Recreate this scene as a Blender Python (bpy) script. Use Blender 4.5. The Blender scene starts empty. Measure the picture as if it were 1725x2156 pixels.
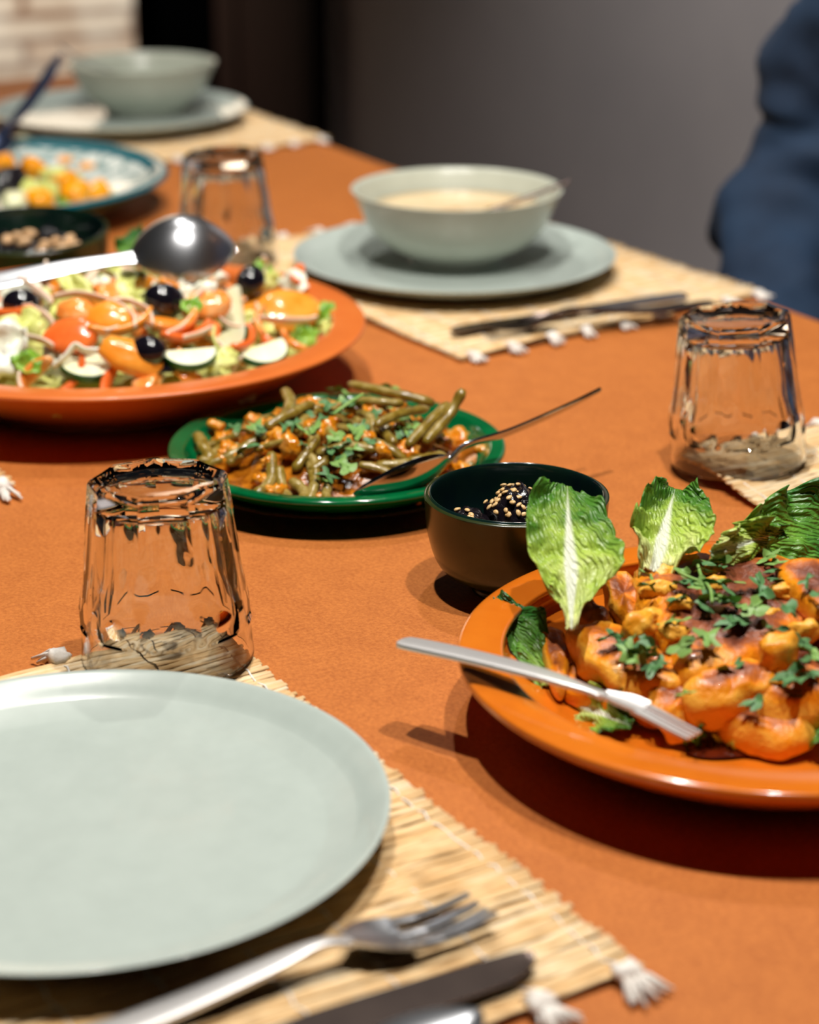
import bpy, bmesh, math, random
from mathutils import Vector, Matrix, noise

sc = bpy.context.scene
C = sc.collection
PI = math.pi
TZ = 0.75            # height of the table top
EYE = 0.451          # camera height over the table
FPX = 4400.0         # focal length in pixels of the 1725 x 2156 frame
PITCH = math.atan(1668 / FPX)

# ------------------------------------------------------------------ camera
cam_d = bpy.data.cameras.new('camera')
cam = bpy.data.objects.new('camera', cam_d)
C.objects.link(cam)
cam.location = (0, 0, TZ + EYE)
cam.rotation_euler = (PI / 2 - PITCH, 0, 0)
cam_d.sensor_fit = 'VERTICAL'
cam_d.sensor_height = 36
cam_d.lens = FPX / 2156 * 36
cam_d.clip_start = 0.02
cam_d.dof.use_dof = True
cam_d.dof.focus_distance = 1.11
cam_d.dof.aperture_fstop = 5.4
sc.camera = cam

# ------------------------------------------------------------------ light
world = bpy.data.worlds.new('world')
sc.world = world
world.use_nodes = True
world.node_tree.nodes['Background'].inputs[0].default_value = (0.75, 0.78, 0.9, 1)
world.node_tree.nodes['Background'].inputs[1].default_value = 0.007


def spot(name, loc, target, power, size, radius, col=(1, 0.955, 0.88), blend=0.4):
    d = bpy.data.lights.new(name, 'SPOT')
    d.energy = power
    d.spot_size = math.radians(size)
    d.spot_blend = blend
    d.shadow_soft_size = radius
    d.color = col
    d.cycles.is_caustics_light = True
    o = bpy.data.objects.new(name, d)
    C.objects.link(o)
    o.location = loc
    o.rotation_euler = (Vector(target) - Vector(loc)).to_track_quat('-Z', 'Y').to_euler()
    return o


spot('ceiling_downlight', (0.27, 0.86, TZ + 1.5), (0.2, 0.95, TZ), 56, 100, 0.022)
spot('ceiling_downlight.001', (-0.16, 0.98, TZ + 1.5), (-0.1, 1.1, TZ), 65, 100, 0.022)
spot('ceiling_downlight.002', (0.10, 1.72, TZ + 1.5), (0.0, 1.8, TZ), 27, 90, 0.022)
spot('ceiling_downlight.003', (-0.35, 2.25, TZ + 1.5), (-0.35, 2.3, TZ), 27, 80, 0.022)
spot('wall_washer_light', (0.18, 2.50, 2.4), (0.62, 3.12, 0.45), 150, 72, 0.05, (1, 0.95, 0.9), 1.0)
spot('back_room_light', (-0.9, 4.75, 2.3), (-0.9, 5.5, 0.5), 620, 70, 0.05, (1, 0.96, 0.88), 0.8)

sc.view_settings.view_transform = 'Standard'
sc.view_settings.look = 'None'
sc.view_settings.gamma = 1
sc.view_settings.use_curve_mapping = False
sc.view_settings.exposure = 0.0
sc.cycles.use_denoising = True
sc.cycles.max_bounces = 14
sc.cycles.diffuse_bounces = 2
sc.cycles.transparent_max_bounces = 24
sc.cycles.transmission_bounces = 12
sc.cycles.caustics_reflective = False
sc.cycles.caustics_refractive = True
sc.cycles.sample_clamp_indirect = 4


# ------------------------------------------------------------------ surveying
def at(px, py, h=0.0):
    """the point at height h over the table that the photograph shows at px, py"""
    u, v = (px - 862.5) / FPX, (1078 - py) / FPX
    d = Vector((u, math.cos(PITCH) + v * math.sin(PITCH), -math.sin(PITCH) + v * math.cos(PITCH)))
    t = (h - EYE) / d.z
    return Vector((d.x * t, d.y * t, TZ + h))


def atd(px, py, dep):
    """the point at distance dep along the lens axis"""
    u, v = (px - 862.5) / FPX, (1078 - py) / FPX
    d = Vector((u, math.cos(PITCH) + v * math.sin(PITCH), -math.sin(PITCH) + v * math.cos(PITCH)))
    return Vector((0, 0, TZ + EYE)) + d * dep


def on(px, py, hf, lift=0.0):
    """the point of the height field hf(x, y) (over the table) seen at px, py"""
    h = 0.04
    for _ in range(25):
        p = at(px, py, h)
        h = 0.5 * h + 0.5 * (hf(p.x, p.y) + lift)
    return at(px, py, h)


# table frame: e runs along the far table edge towards the right, n points away from the table
EX = Vector((0.492, -0.871, 0)).normalized()
NX = Vector((0.871, 0.492, 0)).normalized()
ORG = Vector((-0.394, 2.909, 0))


def W(s, t, z=0.0):
    p = ORG + EX * s + NX * t
    return Vector((p.x, p.y, z))


# ------------------------------------------------------------------ helpers
def lin(r, g, b):
    f = lambda c: ((c / 255 + 0.055) / 1.055) ** 2.4 if c > 10 else c / 255 / 12.92
    return (f(r), f(g), f(b), 1)


def nz(p, s=1.0, off=0.0):
    return noise.noise(Vector((p[0] * s + off, p[1] * s - off * 1.7, p[2] * s + off * 0.6)))


def mk(name, verts, faces, mats, parent=None, loc=(0, 0, 0), rot=None, smooth=True, sharp=None, mi=None, attr=None, uv=None):
    me = bpy.data.meshes.new(name)
    me.from_pydata([tuple(v) for v in verts], [], faces)
    if not isinstance(mats, (list, tuple)):
        mats = [mats]
    for m in mats:
        me.materials.append(m)
    if mi:
        me.polygons.foreach_set('material_index', mi)
    if attr:
        for k, vals in attr.items():
            a = me.attributes.new(k, 'FLOAT', 'POINT')
            a.data.foreach_set('value', vals)
    if uv:
        layer = me.uv_layers.new(name='UVMap')
        for lp in me.loops:
            layer.data[lp.index].uv = uv[lp.vertex_index]
    bm = bmesh.new()
    bm.from_mesh(me)
    bmesh.ops.recalc_face_normals(bm, faces=bm.faces)
    for f in bm.faces:
        f.smooth = smooth
    if sharp:
        for e in bm.edges:
            if len(e.link_faces) == 2 and e.calc_face_angle(0) > math.radians(sharp):
                e.smooth = False
    bm.to_mesh(me)
    bm.free()
    o = bpy.data.objects.new(name, me)
    C.objects.link(o)
    o.location = loc
    if rot is not None:
        o.rotation_euler = rot
    if parent is not None:
        o.parent = parent
    return o


def thing(name, label, cat, loc=(0, 0, 0), rot=(0, 0, 0), group=None):
    o = bpy.data.objects.new(name, None)
    C.objects.link(o)
    o.empty_display_size = 0.02
    o.location = loc
    o.rotation_euler = rot
    return tag(o, label, cat, group)


def tag(o, label, cat, group=None, kind=None):
    o['label'] = label
    o['category'] = cat
    if group:
        o['group'] = group
    if kind:
        o['kind'] = kind
    return o


def struct(o):
    o['kind'] = 'structure'
    return o


def copy_tree(o, parent=None):
    c = o.copy()
    C.objects.link(c)
    if parent is not None:
        c.parent = parent
    for ch in list(o.children):
        copy_tree(ch, c)
    return c


def lathe(prof, n=96, rfun=None):
    """profile of (r, z); r == 0 makes a pole"""
    v, f, rows = [], [], []
    for r, z in prof:
        if r < 1e-6:
            rows.append([len(v)])
            v.append((0, 0, z))
        else:
            row = []
            for i in range(n):
                a = 2 * PI * i / n
                rr = r if rfun is None else rfun(r, z, a)
                row.append(len(v))
                v.append((rr * math.cos(a), rr * math.sin(a), z))
            rows.append(row)
    for a, b in zip(rows, rows[1:]):
        for i in range(n):
            j = (i + 1) % n
            if len(a) == 1 and len(b) == 1:
                continue
            if len(a) == 1:
                f.append((a[0], b[i], b[j]))
            elif len(b) == 1:
                f.append((a[i], a[j], b[0]))
            else:
                f.append((a[i], a[j], b[j], b[i]))
    return v, f


def smooth_path(pts, n):
    """Catmull-Rom through tuples of any length"""
    out, m = [], len(pts)
    for i in range(n):
        t = i / (n - 1) * (m - 1)
        k = min(int(t), m - 2)
        u = t - k
        p0, p1, p2, p3 = pts[max(k - 1, 0)], pts[k], pts[k + 1], pts[min(k + 2, m - 1)]
        out.append(tuple(0.5 * (2 * b + (c - a) * u + (2 * a - 5 * b + 4 * c - d) * u * u + (3 * b - a - 3 * c + d) * u ** 3)
                         for a, b, c, d in zip(p0, p1, p2, p3)))
    return out


def smooth_loop(pts, n):
    out, m = [], len(pts)
    for i in range(n):
        t = i / n * m
        k = int(t)
        u = t - k
        p0, p1, p2, p3 = pts[(k - 1) % m], pts[k % m], pts[(k + 1) % m], pts[(k + 2) % m]
        out.append(tuple(0.5 * (2 * b + (c - a) * u + (2 * a - 5 * b + 4 * c - d) * u * u + (3 * b - a - 3 * c + d) * u ** 3)
                         for a, b, c, d in zip(p0, p1, p2, p3)))
    return out


def sweep(path, wid, thk, side=None, n=10, power=2.0, v=None, f=None):
    """closed tube of super-elliptic section along path; wid, thk: half sizes (list or number); side: direction of the width"""
    v = [] if v is None else v
    f = [] if f is None else f
    path = [Vector(p) for p in path]
    m = len(path)
    wid = wid if isinstance(wid, (list, tuple)) else [wid] * m
    thk = thk if isinstance(thk, (list, tuple)) else [thk] * m
    rows, prev = [], None
    for k in range(m):
        t = (path[min(k + 1, m - 1)] - path[max(k - 1, 0)]).normalized()
        if side is not None:
            s = Vector(side)
        elif prev is not None:
            s = prev
        else:
            s = Vector((0, 0, 1)).cross(t)
            if s.length < 0.1:
                s = Vector((1, 0, 0))
        s = (s - t * s.dot(t)).normalized()
        prev = s
        up = t.cross(s)
        row = []
        for i in range(n):
            a = 2 * PI * i / n
            c, d = math.cos(a), math.sin(a)
            c = math.copysign(abs(c) ** (2 / power), c)
            d = math.copysign(abs(d) ** (2 / power), d)
            row.append(len(v))
            v.append(path[k] + s * (c * wid[k]) + up * (d * thk[k]))
        rows.append(row)
    for a, b in zip(rows, rows[1:]):
        for i in range(n):
            j = (i + 1) % n
            f.append((a[i], a[j], b[j], b[i]))
    f.append(tuple(reversed(rows[0])))
    f.append(tuple(rows[-1]))
    return v, f


def box(x0, x1, y0, y1, z0, z1, v=None, f=None):
    v = [] if v is None else v
    f = [] if f is None else f
    b = len(v)
    v += [(x, y, z) for z in (z0, z1) for y in (y0, y1) for x in (x0, x1)]
    f += [tuple(b + i for i in q) for q in ((0, 2, 3, 1), (4, 5, 7, 6), (0, 1, 5, 4), (2, 6, 7, 3), (0, 4, 6, 2), (1, 3, 7, 5))]
    return v, f


_ico = {}


def ico(sub):
    if sub not in _ico:
        bm = bmesh.new()
        bmesh.ops.create_icosphere(bm, subdivisions=sub, radius=1)
        bm.verts.ensure_lookup_table()
        _ico[sub] = ([v.co.copy() for v in bm.verts], [tuple(x.index for x in f.verts) for f in bm.faces])
        bm.free()
    return _ico[sub]


def blob(size, amp, freq, seed, sub=3, boxy=0.0):
    """an irregular lump; boxy pushes it towards a block"""
    vs, fs = ico(sub)
    out = []
    for p in vs:
        q = p.copy()
        if boxy:
            m = max(abs(q.x), abs(q.y), abs(q.z))
            q = q.lerp(q / m * 0.86, boxy)
        d = 1 + amp * nz(p, freq, seed) + amp * 0.5 * nz(p, freq * 2.3, seed + 7)
        out.append(Vector((q.x * size[0] * d, q.y * size[1] * d, q.z * size[2] * d)))
    return out, fs


# ------------------------------------------------------------------ materials
class NT:
    def __init__(self, name):
        self.m = bpy.data.materials.new(name)
        self.m.use_nodes = True
        self.t = self.m.node_tree
        self.b = self.t.nodes['Principled BSDF']

    def n(self, typ, **kw):
        x = self.t.nodes.new(typ)
        for k, val in kw.items():
            if k in x.inputs:
                x.inputs[k].default_value = val
            else:
                setattr(x, k, val)
        return x

    def l(self, a, b):
        self.t.links.new(a, b)

    def coord(self, kind='Object', scale=(1, 1, 1)):
        c = self.n('ShaderNodeTexCoord')
        mp = self.n('ShaderNodeMapping')
        mp.inputs['Scale'].default_value = scale
        self.l(c.outputs[kind], mp.inputs[0])
        return mp.outputs[0]

    def noise(self, vec, scale, detail=4, rough=0.6):
        x = self.n('ShaderNodeTexNoise')
        x.inputs['Scale'].default_value = scale
        x.inputs['Detail'].default_value = detail
        x.inputs['Roughness'].default_value = rough
        self.l(vec, x.inputs['Vector'])
        return x.outputs['Fac']

    def ramp(self, fac, stops):
        r = self.n('ShaderNodeValToRGB')
        e = r.color_ramp.elements
        while len(e) < len(stops):
            e.new(0.5)
        for x, (p, c) in zip(e, stops):
            x.position = p
            x.color = c
        self.l(fac, r.inputs[0])
        return r.outputs[0]

    def mix(self, fac, a, b, mode='MIX'):
        x = self.n('ShaderNodeMix', data_type='RGBA', blend_type=mode)
        for s, val in ((0, fac), (6, a), (7, b)):
            if hasattr(val, 'links'):
                self.l(val, x.inputs[s])
            else:
                x.inputs[s].default_value = val
        return x.outputs[2]

    def math(self, op, a, b=0.0):
        x = self.n('ShaderNodeMath', operation=op)
        for s, val in ((0, a), (1, b)):
            if hasattr(val, 'links'):
                self.l(val, x.inputs[s])
            else:
                x.inputs[s].default_value = val
        return x.outputs[0]

    def bump(self, h, strength, dist):
        x = self.n('ShaderNodeBump')
        x.inputs['Strength'].default_value = strength
        x.inputs['Distance'].default_value = dist
        self.l(h, x.inputs['Height'])
        self.l(x.outputs[0], self.b.inputs['Normal'])

    def color(self, c):
        if hasattr(c, 'links'):
            self.l(c, self.b.inputs['Base Color'])
        else:
            self.b.inputs['Base Color'].default_value = c

    def set(self, **kw):
        for k, val in kw.items():
            self.b.inputs[k.replace('_', ' ')].default_value = val


def mat(name, stops, scale=60, rough=0.5, bump=0.0, bdist=0.001, bscale=None, detail=4, metal=0.0, spec=0.5, coat=0.0, sss=0.0, stretch=(1, 1, 1), trans=0.0):
    """Principled material whose colour runs through stops by a noise in object space"""
    k = NT(name)
    vec = k.coord('Object', stretch)
    if len(stops) == 1:
        k.color(stops[0])
    else:
        fac = k.noise(vec, scale, detail)
        lo, hi = 0.32, 0.68
        k.color(k.ramp(fac, [(lo + (hi - lo) * i / (len(stops) - 1), c) for i, c in enumerate(stops)]))
    if bump:
        k.bump(k.noise(vec, bscale or scale * 2, 3), bump, bdist)
    k.b.inputs['Roughness'].default_value = rough
    k.b.inputs['Metallic'].default_value = metal
    k.b.inputs['Specular IOR Level'].default_value = spec
    k.b.inputs['Coat Weight'].default_value = coat
    k.b.inputs['Coat Roughness'].default_value = 0.08
    if sss:
        k.b.inputs['Subsurface Weight'].default_value = sss
        k.b.inputs['Subsurface Radius'].default_value = (0.004, 0.002, 0.001)
    if trans:
        k.b.inputs['Transmission Weight'].default_value = trans
    return k.m


M = {}


def make_table_mat():
    k = NT('orange_leatherette')
    v = k.coord('Object')
    big = k.noise(v, 5, 3)
    fine = k.noise(v, 420, 3, 0.7)
    mid = k.noise(v, 70, 4)
    c = k.ramp(big, [(0.3, lin(180, 101, 42)), (0.7, lin(194, 112, 48))])
    c = k.mix(0.55, c, k.ramp(fine, [(0.35, lin(154, 82, 32)), (0.65, lin(214, 132, 64))]))
    c = k.mix(0.25, c, k.ramp(mid, [(0.35, lin(168, 92, 38)), (0.65, lin(204, 122, 56))]))
    k.color(c)
    k.bump(fine, 0.35, 0.0006)
    k.set(Roughness=0.62)
    k.b.inputs['Specular IOR Level'].default_value = 0.3
    return k.m


def make_straw_mat():
    k = NT('woven_straw')
    v = k.coord('Object', (1, 1, 1))
    a = k.n('ShaderNodeAttribute', attribute_name='tone')
    nn = k.noise(v, 90, 4)
    fac = k.math('ADD', k.math('MULTIPLY', a.outputs['Fac'], 0.7), k.math('MULTIPLY', nn, 0.5))
    k.color(k.ramp(fac, [(0.2, lin(186, 138, 84)), (0.45, lin(222, 178, 120)), (0.75, lin(238, 204, 154)), (1.0, lin(246, 228, 196))]))
    k.bump(k.noise(v, 600, 2), 0.3, 0.0005)
    k.set(Roughness=0.7)
    return k.m


def make_terracotta(name, c1, c2, rough=0.2, coat=0.5):
    k = NT(name)
    v = k.coord('Object')
    nn = k.noise(v, 18, 5)
    c = k.ramp(nn, [(0.35, c1), (0.65, c2)])
    k.color(c)
    k.bump(k.noise(v, 60, 3), 0.06, 0.001)
    k.set(Roughness=rough)
    k.b.inputs['Coat Weight'].default_value = coat
    k.b.inputs['Coat Roughness'].default_value = 0.06
    return k.m


def make_teal_plate():
    k = NT('painted_teal_ceramic')
    c = k.n('ShaderNodeTexCoord')
    s = k.n('ShaderNodeSeparateXYZ')
    k.l(c.outputs['Object'], s.inputs[0])
    r2 = k.math('ADD', k.math('MULTIPLY', s.outputs[0], s.outputs[0]), k.math('MULTIPLY', s.outputs[1], s.outputs[1]))
    r = k.math('SQRT', r2)
    vo = k.n('ShaderNodeTexVoronoi', feature='DISTANCE_TO_EDGE')
    vo.inputs['Scale'].default_value = 46
    k.l(c.outputs['Object'], vo.inputs['Vector'])
    line = k.math('LESS_THAN', vo.outputs['Distance'], 0.09)
    band = k.math('MULTIPLY', line, k.math('GREATER_THAN', r, 0.105))
    base = k.mix(k.math('MULTIPLY', band, 0.65), lin(226, 232, 226), lin(60, 120, 122))
    rim = k.math('GREATER_THAN', r, 0.167)
    k.color(k.mix(rim, base, lin(2, 98, 112)))
    k.set(Roughness=0.15)
    return k.m


def make_fried(name='fried_batter', shift=0.0):
    k = NT(name)
    v = k.coord('Object')
    e = k.n('ShaderNodeAttribute', attribute_name='edge')
    n1 = k.noise(v, 60, 5)
    n2 = k.noise(v, 170, 4)
    fac = k.math('ADD', k.math('MULTIPLY', e.outputs['Fac'], 0.62), k.math('ADD', k.math('MULTIPLY', n1, 1.15), k.math('MULTIPLY', n2, 0.35)))
    fac = k.math('MULTIPLY', k.math('ADD', fac, -0.55 + shift), 1.0)
    k.color(k.ramp(fac, [(0.0, lin(72, 34, 24)), (0.22, lin(130, 66, 40)), (0.40, lin(168, 88, 40)), (0.56, lin(222, 122, 18)),
                         (0.78, lin(244, 152, 18)), (1.0, lin(250, 182, 66))]))
    k.bump(k.math('ADD', n2, k.noise(v, 420, 3)), 0.35, 0.002)
    k.set(Roughness=0.38)
    k.b.inputs['Coat Weight'].default_value = 0.12
    return k.m


def make_leaf(name, pale, mid, dark, start=0.0, rib=True):
    k = NT(name)
    u = k.n('ShaderNodeUVMap')
    s = k.n('ShaderNodeSeparateXYZ')
    k.l(u.outputs[0], s.inputs[0])
    a = k.math('ABSOLUTE', k.math('MULTIPLY', k.math('SUBTRACT', s.outputs[0], 0.5), 2.0))
    v = k.coord('Object')
    nn = k.noise(v, 70, 4)
    fac = k.math('ADD', k.math('ADD', k.math('MULTIPLY', s.outputs[1], 0.85), k.math('MULTIPLY', a, 0.22)),
                 k.math('MULTIPLY', k.math('SUBTRACT', nn, 0.5), 0.7))
    fac = k.math('ADD', fac, start)
    green = k.ramp(fac, [(0.1, pale), (0.5, mid), (0.85, dark)])
    # white midrib that narrows towards the tip
    ribw = k.math('MULTIPLY', k.math('SUBTRACT', 0.86, s.outputs[1]), 0.27)
    x = k.n('ShaderNodeMapRange')
    x.interpolation_type = 'SMOOTHSTEP'
    k.l(k.math('SUBTRACT', a, ribw), x.inputs[0])
    x.inputs[1].default_value = -0.03
    x.inputs[2].default_value = 0.08
    k.color(k.mix(x.outputs[0], lin(228, 232, 210), green) if rib else green)
    # side veins
    w = k.n('ShaderNodeTexWave', bands_direction='DIAGONAL')
    w.inputs['Scale'].default_value = 9
    w.inputs['Distortion'].default_value = 6
    w.inputs['Detail'].default_value = 3
    k.l(u.outputs[0], w.inputs[0])
    k.bump(k.math('ADD', w.outputs['Fac'], nn), 0.5, 0.0025)
    k.set(Roughness=0.38)
    k.b.inputs['Subsurface Weight'].default_value = 0.0
    return k.m


def make_glass():
    k = NT('clear_glass')
    k.set(Roughness=0.0, IOR=1.5)
    k.color((0.985, 0.995, 0.99, 1))
    k.b.inputs['Transmission Weight'].default_value = 1.0
    return k.m


def make_brick():
    k = NT('whitewashed_brick')
    v = k.coord('Object')
    b = k.n('ShaderNodeTexBrick')
    sx = k.n('ShaderNodeSeparateXYZ')
    cx = k.n('ShaderNodeCombineXYZ')
    k.l(v, sx.inputs[0])
    k.l(sx.outputs[0], cx.inputs[0])
    k.l(sx.outputs[2], cx.inputs[1])
    k.l(cx.outputs[0], b.inputs['Vector'])
    b.inputs['Color1'].default_value = lin(205, 196, 178)
    b.inputs['Color2'].default_value = lin(176, 148, 122)
    b.inputs['Mortar'].default_value = lin(96, 68, 48)
    b.inputs['Scale'].default_value = 1.0
    b.inputs['Brick Width'].default_value = 0.6
    b.inputs['Row Height'].default_value = 0.062
    b.inputs['Mortar Size'].default_value = 0.017
    b.inputs['Mortar Smooth'].default_value = 0.6
    nn = k.noise(v, 9, 4)
    k.color(k.mix(0.35, b.outputs[0], k.ramp(nn, [(0.35, lin(140, 108, 84)), (0.65, lin(214, 208, 196))])))
    k.bump(b.outputs['Fac'], -0.4, 0.01)
    k.set(Roughness=0.85)
    return k.m


M['table'] = make_table_mat()
M['wood'] = mat('dark_leg_wood', [lin(46, 26, 16), lin(66, 38, 22)], 30, 0.5, stretch=(1, 1, 0.15))
M['straw'] = make_straw_mat()
M['cotton'] = mat('white_cotton', [lin(226, 216, 206), lin(248, 244, 238)], 200, 0.85, 0.3, 0.001, 500)
M['celadon'] = mat('celadon_stoneware', [lin(180, 191, 185), lin(186, 197, 191)], 60, 0.30, 0.05, 0.0004, 300, spec=0.5, coat=0.5)
M['celadon_bowl'] = mat('celadon_bowl_glaze', [lin(186, 190, 176), lin(194, 198, 184)], 40, 0.26, spec=0.5)
M['steel'] = mat('polished_steel', [lin(216, 218, 224)], rough=0.30, metal=1.0)
M['steel_dull'] = mat('brushed_steel', [lin(234, 232, 232), lin(246, 244, 244)], 90, 0.48, metal=1.0, stretch=(0.2, 3, 3))
M['steel_mirror'] = mat('mirror_steel', [lin(196, 198, 200)], rough=0.10, metal=1.0)
M['steel_blade'] = mat('dark_blade_steel', [lin(96, 84, 80), lin(112, 98, 92)], 40, 0.26, metal=1.0)
M['terra'] = make_terracotta('terracotta_glaze', lin(208, 106, 22), lin(220, 120, 30), 0.16, 0.6)
M['terra_salad'] = make_terracotta('matte_terracotta', lin(210, 104, 40), lin(220, 118, 50), 0.34, 0.15)
M['teal'] = make_teal_plate()
M['green'] = mat('green_glaze', [lin(0, 76, 38), lin(6, 112, 60)], 22, 0.12, coat=0.4)
M['dark_green'] = mat('dark_green_glaze', [lin(30, 38, 16), lin(52, 60, 26)], 30, 0.22, coat=0.1)
M['dark_green_in'] = mat('blue_green_inner_glaze', [lin(8, 24, 30), lin(20, 44, 30)], 24, 0.14, coat=0.3)
M['glass'] = make_glass()
M['soup'] = mat('cream_soup', [lin(232, 196, 144), lin(240, 216, 172)], 30, 0.1, 0.1, 0.002)
M['soup_white'] = mat('pale_soup', [lin(206, 216, 198), lin(220, 228, 212)], 30, 0.25)
M['wall'] = mat('grey_plaster', [lin(158, 154, 156), lin(168, 163, 164)], 3, 0.9, 0.05, 0.002, 60)
M['brick'] = make_brick()
M['floor'] = mat('dark_floor_tile', [lin(62, 38, 26), lin(80, 50, 34)], 4, 0.6)
M['black'] = mat('painted_dark_recess', [(0.0004, 0.0004, 0.0004, 1)], rough=1.0, spec=0.0)  # darkness of the unlit opening put into the wall colour
M['door'] = mat('dark_brown_door_wood', [lin(14, 5, 2), lin(20, 7, 3)], 12, 0.8, spec=0.05, stretch=(6, 6, 0.4))
M['baseboard'] = mat('terracotta_skirting', [lin(150, 82, 48), lin(168, 96, 58)], 20, 0.6)
M['fried'] = make_fried()
M['fried_orange'] = make_fried('saucy_orange_batter', 0.22)
M['fried_brown'] = make_fried('browned_batter', -0.05)
M['leaf'] = make_leaf('romaine_leaf', lin(230, 232, 160), lin(166, 192, 74), lin(70, 122, 34))
M['leaf_dark'] = make_leaf('dark_lettuce', lin(170, 194, 84), lin(104, 154, 54), lin(46, 106, 38), 0.1, False)
M['herb'] = mat('chopped_parsley', [lin(44, 104, 56), lin(112, 154, 98)], 120, 0.5)
M['herb_light'] = mat('pale_parsley', [lin(98, 150, 60), lin(150, 180, 104)], 120, 0.5)
M['bean'] = mat('stewed_green_bean', [lin(104, 80, 18), lin(136, 112, 36), lin(168, 146, 84)], 110, 0.3, 0.3, 0.001, 200, coat=0.4)
M['sauce'] = mat('tomato_onion_sauce', [lin(96, 46, 6), lin(164, 92, 16), lin(206, 128, 30)], 110, 0.2, 0.5, 0.002, 180, coat=0.5)
M['chunk'] = mat('stewed_tomato', [lin(184, 92, 10), lin(228, 142, 20), lin(222, 164, 84)], 160, 0.22, 0.4, 0.0015, 250, coat=0.5)
M['oil'] = mat('dark_oily_sauce', [lin(60, 16, 6), lin(96, 32, 12)], 40, 0.08, coat=0.6)
M['black_food'] = mat('glossy_black_prune', [lin(12, 9, 14), lin(26, 20, 26)], 120, 0.2, 0.7, 0.002, 160, coat=0.6)
M['sesame'] = mat('toasted_sesame', [lin(214, 170, 108), lin(234, 200, 146)], 200, 0.4)
M['tomato'] = mat('tomato_flesh', [lin(244, 126, 46), lin(250, 156, 72), lin(252, 194, 132)], 70, 0.2, 0.2, 0.001, coat=0.3)
M['tomato_red'] = mat('red_tomato_skin', [lin(238, 104, 40), lin(246, 126, 58)], 60, 0.2, coat=0.4)
M['orange_veg'] = mat('orange_pepper', [lin(246, 140, 32), lin(252, 168, 64)], 60, 0.2, coat=0.3)
M['onion'] = mat('pink_onion', [lin(244, 206, 180), lin(250, 228, 204)], 80, 0.25, sss=0.0)
M['cabbage'] = mat('white_cabbage', [lin(238, 240, 214), lin(250, 250, 240)], 60, 0.3)
M['pale_lettuce'] = mat('yellow_green_lettuce', [lin(206, 210, 104), lin(230, 230, 150)], 60, 0.35, 0.3, 0.002)
M['mid_lettuce'] = mat('green_lettuce', [lin(90, 150, 30), lin(160, 196, 74)], 60, 0.35, 0.4, 0.002)
M['dark_lettuce'] = mat('dark_green_lettuce', [lin(30, 74, 14), lin(70, 120, 34)], 60, 0.35, 0.4, 0.002)
M['cuc'] = mat('cucumber_flesh', [lin(236, 240, 190), lin(250, 250, 226)], 60, 0.28)
M['peel'] = mat('cucumber_peel', [lin(18, 66, 24), lin(34, 92, 34)], 60, 0.3)
M['olive'] = mat('black_olive', [lin(14, 12, 20), lin(24, 20, 28)], 60, 0.14, coat=0.5)
M['mango'] = mat('orange_fruit', [lin(246, 150, 6), lin(250, 172, 24)], 50, 0.25)
M['egg'] = mat('pale_potato', [lin(226, 222, 170), lin(240, 236, 200)], 50, 0.35)
M['denim'] = mat('navy_denim', [lin(11, 33, 58), lin(19, 46, 74)], 12, 0.85, 0.4, 0.002, 260)
M['skin'] = mat('skin', [lin(206, 152, 120), lin(214, 162, 130)], 20, 0.5)
M['hair'] = mat('dark_hair', [lin(36, 24, 18)], rough=0.6)
M['trouser'] = mat('dark_trousers', [lin(30, 30, 36)], rough=0.8)
M['almond'] = mat('toasted_almond', [lin(206, 160, 112), lin(224, 184, 140)], 120, 0.4)


# ------------------------------------------------------------------ the room
def quad_wall(name, s0, t0, s1, t1, z0, z1, thick, m):
    """upright slab from (s0, t0) to (s1, t1) in the table frame; object space: x along, z up"""
    a, b = W(s0, t0), W(s1, t1)
    L = (b - a).length
    v, f = box(0, L, 0, thick, z0, z1)
    ang = math.atan2(b.y - a.y, b.x - a.x)
    return struct(mk(name, v, f, m, loc=a, rot=(0, 0, ang), smooth=False))


v, f = box(-4.2, 4.5, -1.0, 7.5, -0.05, 0)
struct(mk('floor', v, f, M['floor'], smooth=False))
WT = 1.0
quad_wall('wall_right', 4.2, WT, -1.32, WT, 0, 2.7, -0.12, M['wall'])
quad_wall('wall_right_lintel', -1.32, WT, -2.62, WT, 2.1, 2.7, -0.12, M['wall'])
# the opening beside the grey wall and near-black walls painted as its unlit depth
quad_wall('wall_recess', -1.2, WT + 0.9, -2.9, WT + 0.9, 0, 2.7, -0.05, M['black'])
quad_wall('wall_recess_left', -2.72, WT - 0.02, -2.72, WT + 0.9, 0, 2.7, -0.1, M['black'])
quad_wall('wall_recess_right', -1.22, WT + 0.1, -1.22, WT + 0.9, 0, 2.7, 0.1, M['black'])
d = bpy.data.objects.new('door_1', None)
C.objects.link(d)
d.location = W(-1.34, WT + 0.06)
d.rotation_euler = (0, 0, math.atan2(-EX.y, -EX.x))
struct(d)
v, f = box(0, 0.66, -0.02, 0.02, 0.005, 2.08)
mk('door_leaf', v, f, M['door'], d, smooth=False)
v, f = [], []
for z0, z1 in ((0.15, 0.95), (1.1, 1.95)):
    for x0, x1, za, zb in ((0.1, 0.56, z0, z0 + 0.03), (0.1, 0.56, z1 - 0.03, z1), (0.1, 0.13, z0, z1), (0.53, 0.56, z0, z1)):
        box(x0, x1, -0.026, 0.026, za, zb, v, f)
mk('door_panel_moulding', v, f, M['door'], d, smooth=False)
quad_wall('trim_1', -1.30, WT - 0.015, -1.36, WT - 0.015, 0, 2.1, 0.03, M['door'])
quad_wall('wall_back', -2.62, WT + 0.02, -2.62, -2.8, 0, 2.7, 0.15, M['brick'])
quad_wall('baseboard_back', -2.6, WT, -2.6, -2.8, 0, 0.25, 0.02, M['baseboard'])

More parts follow.
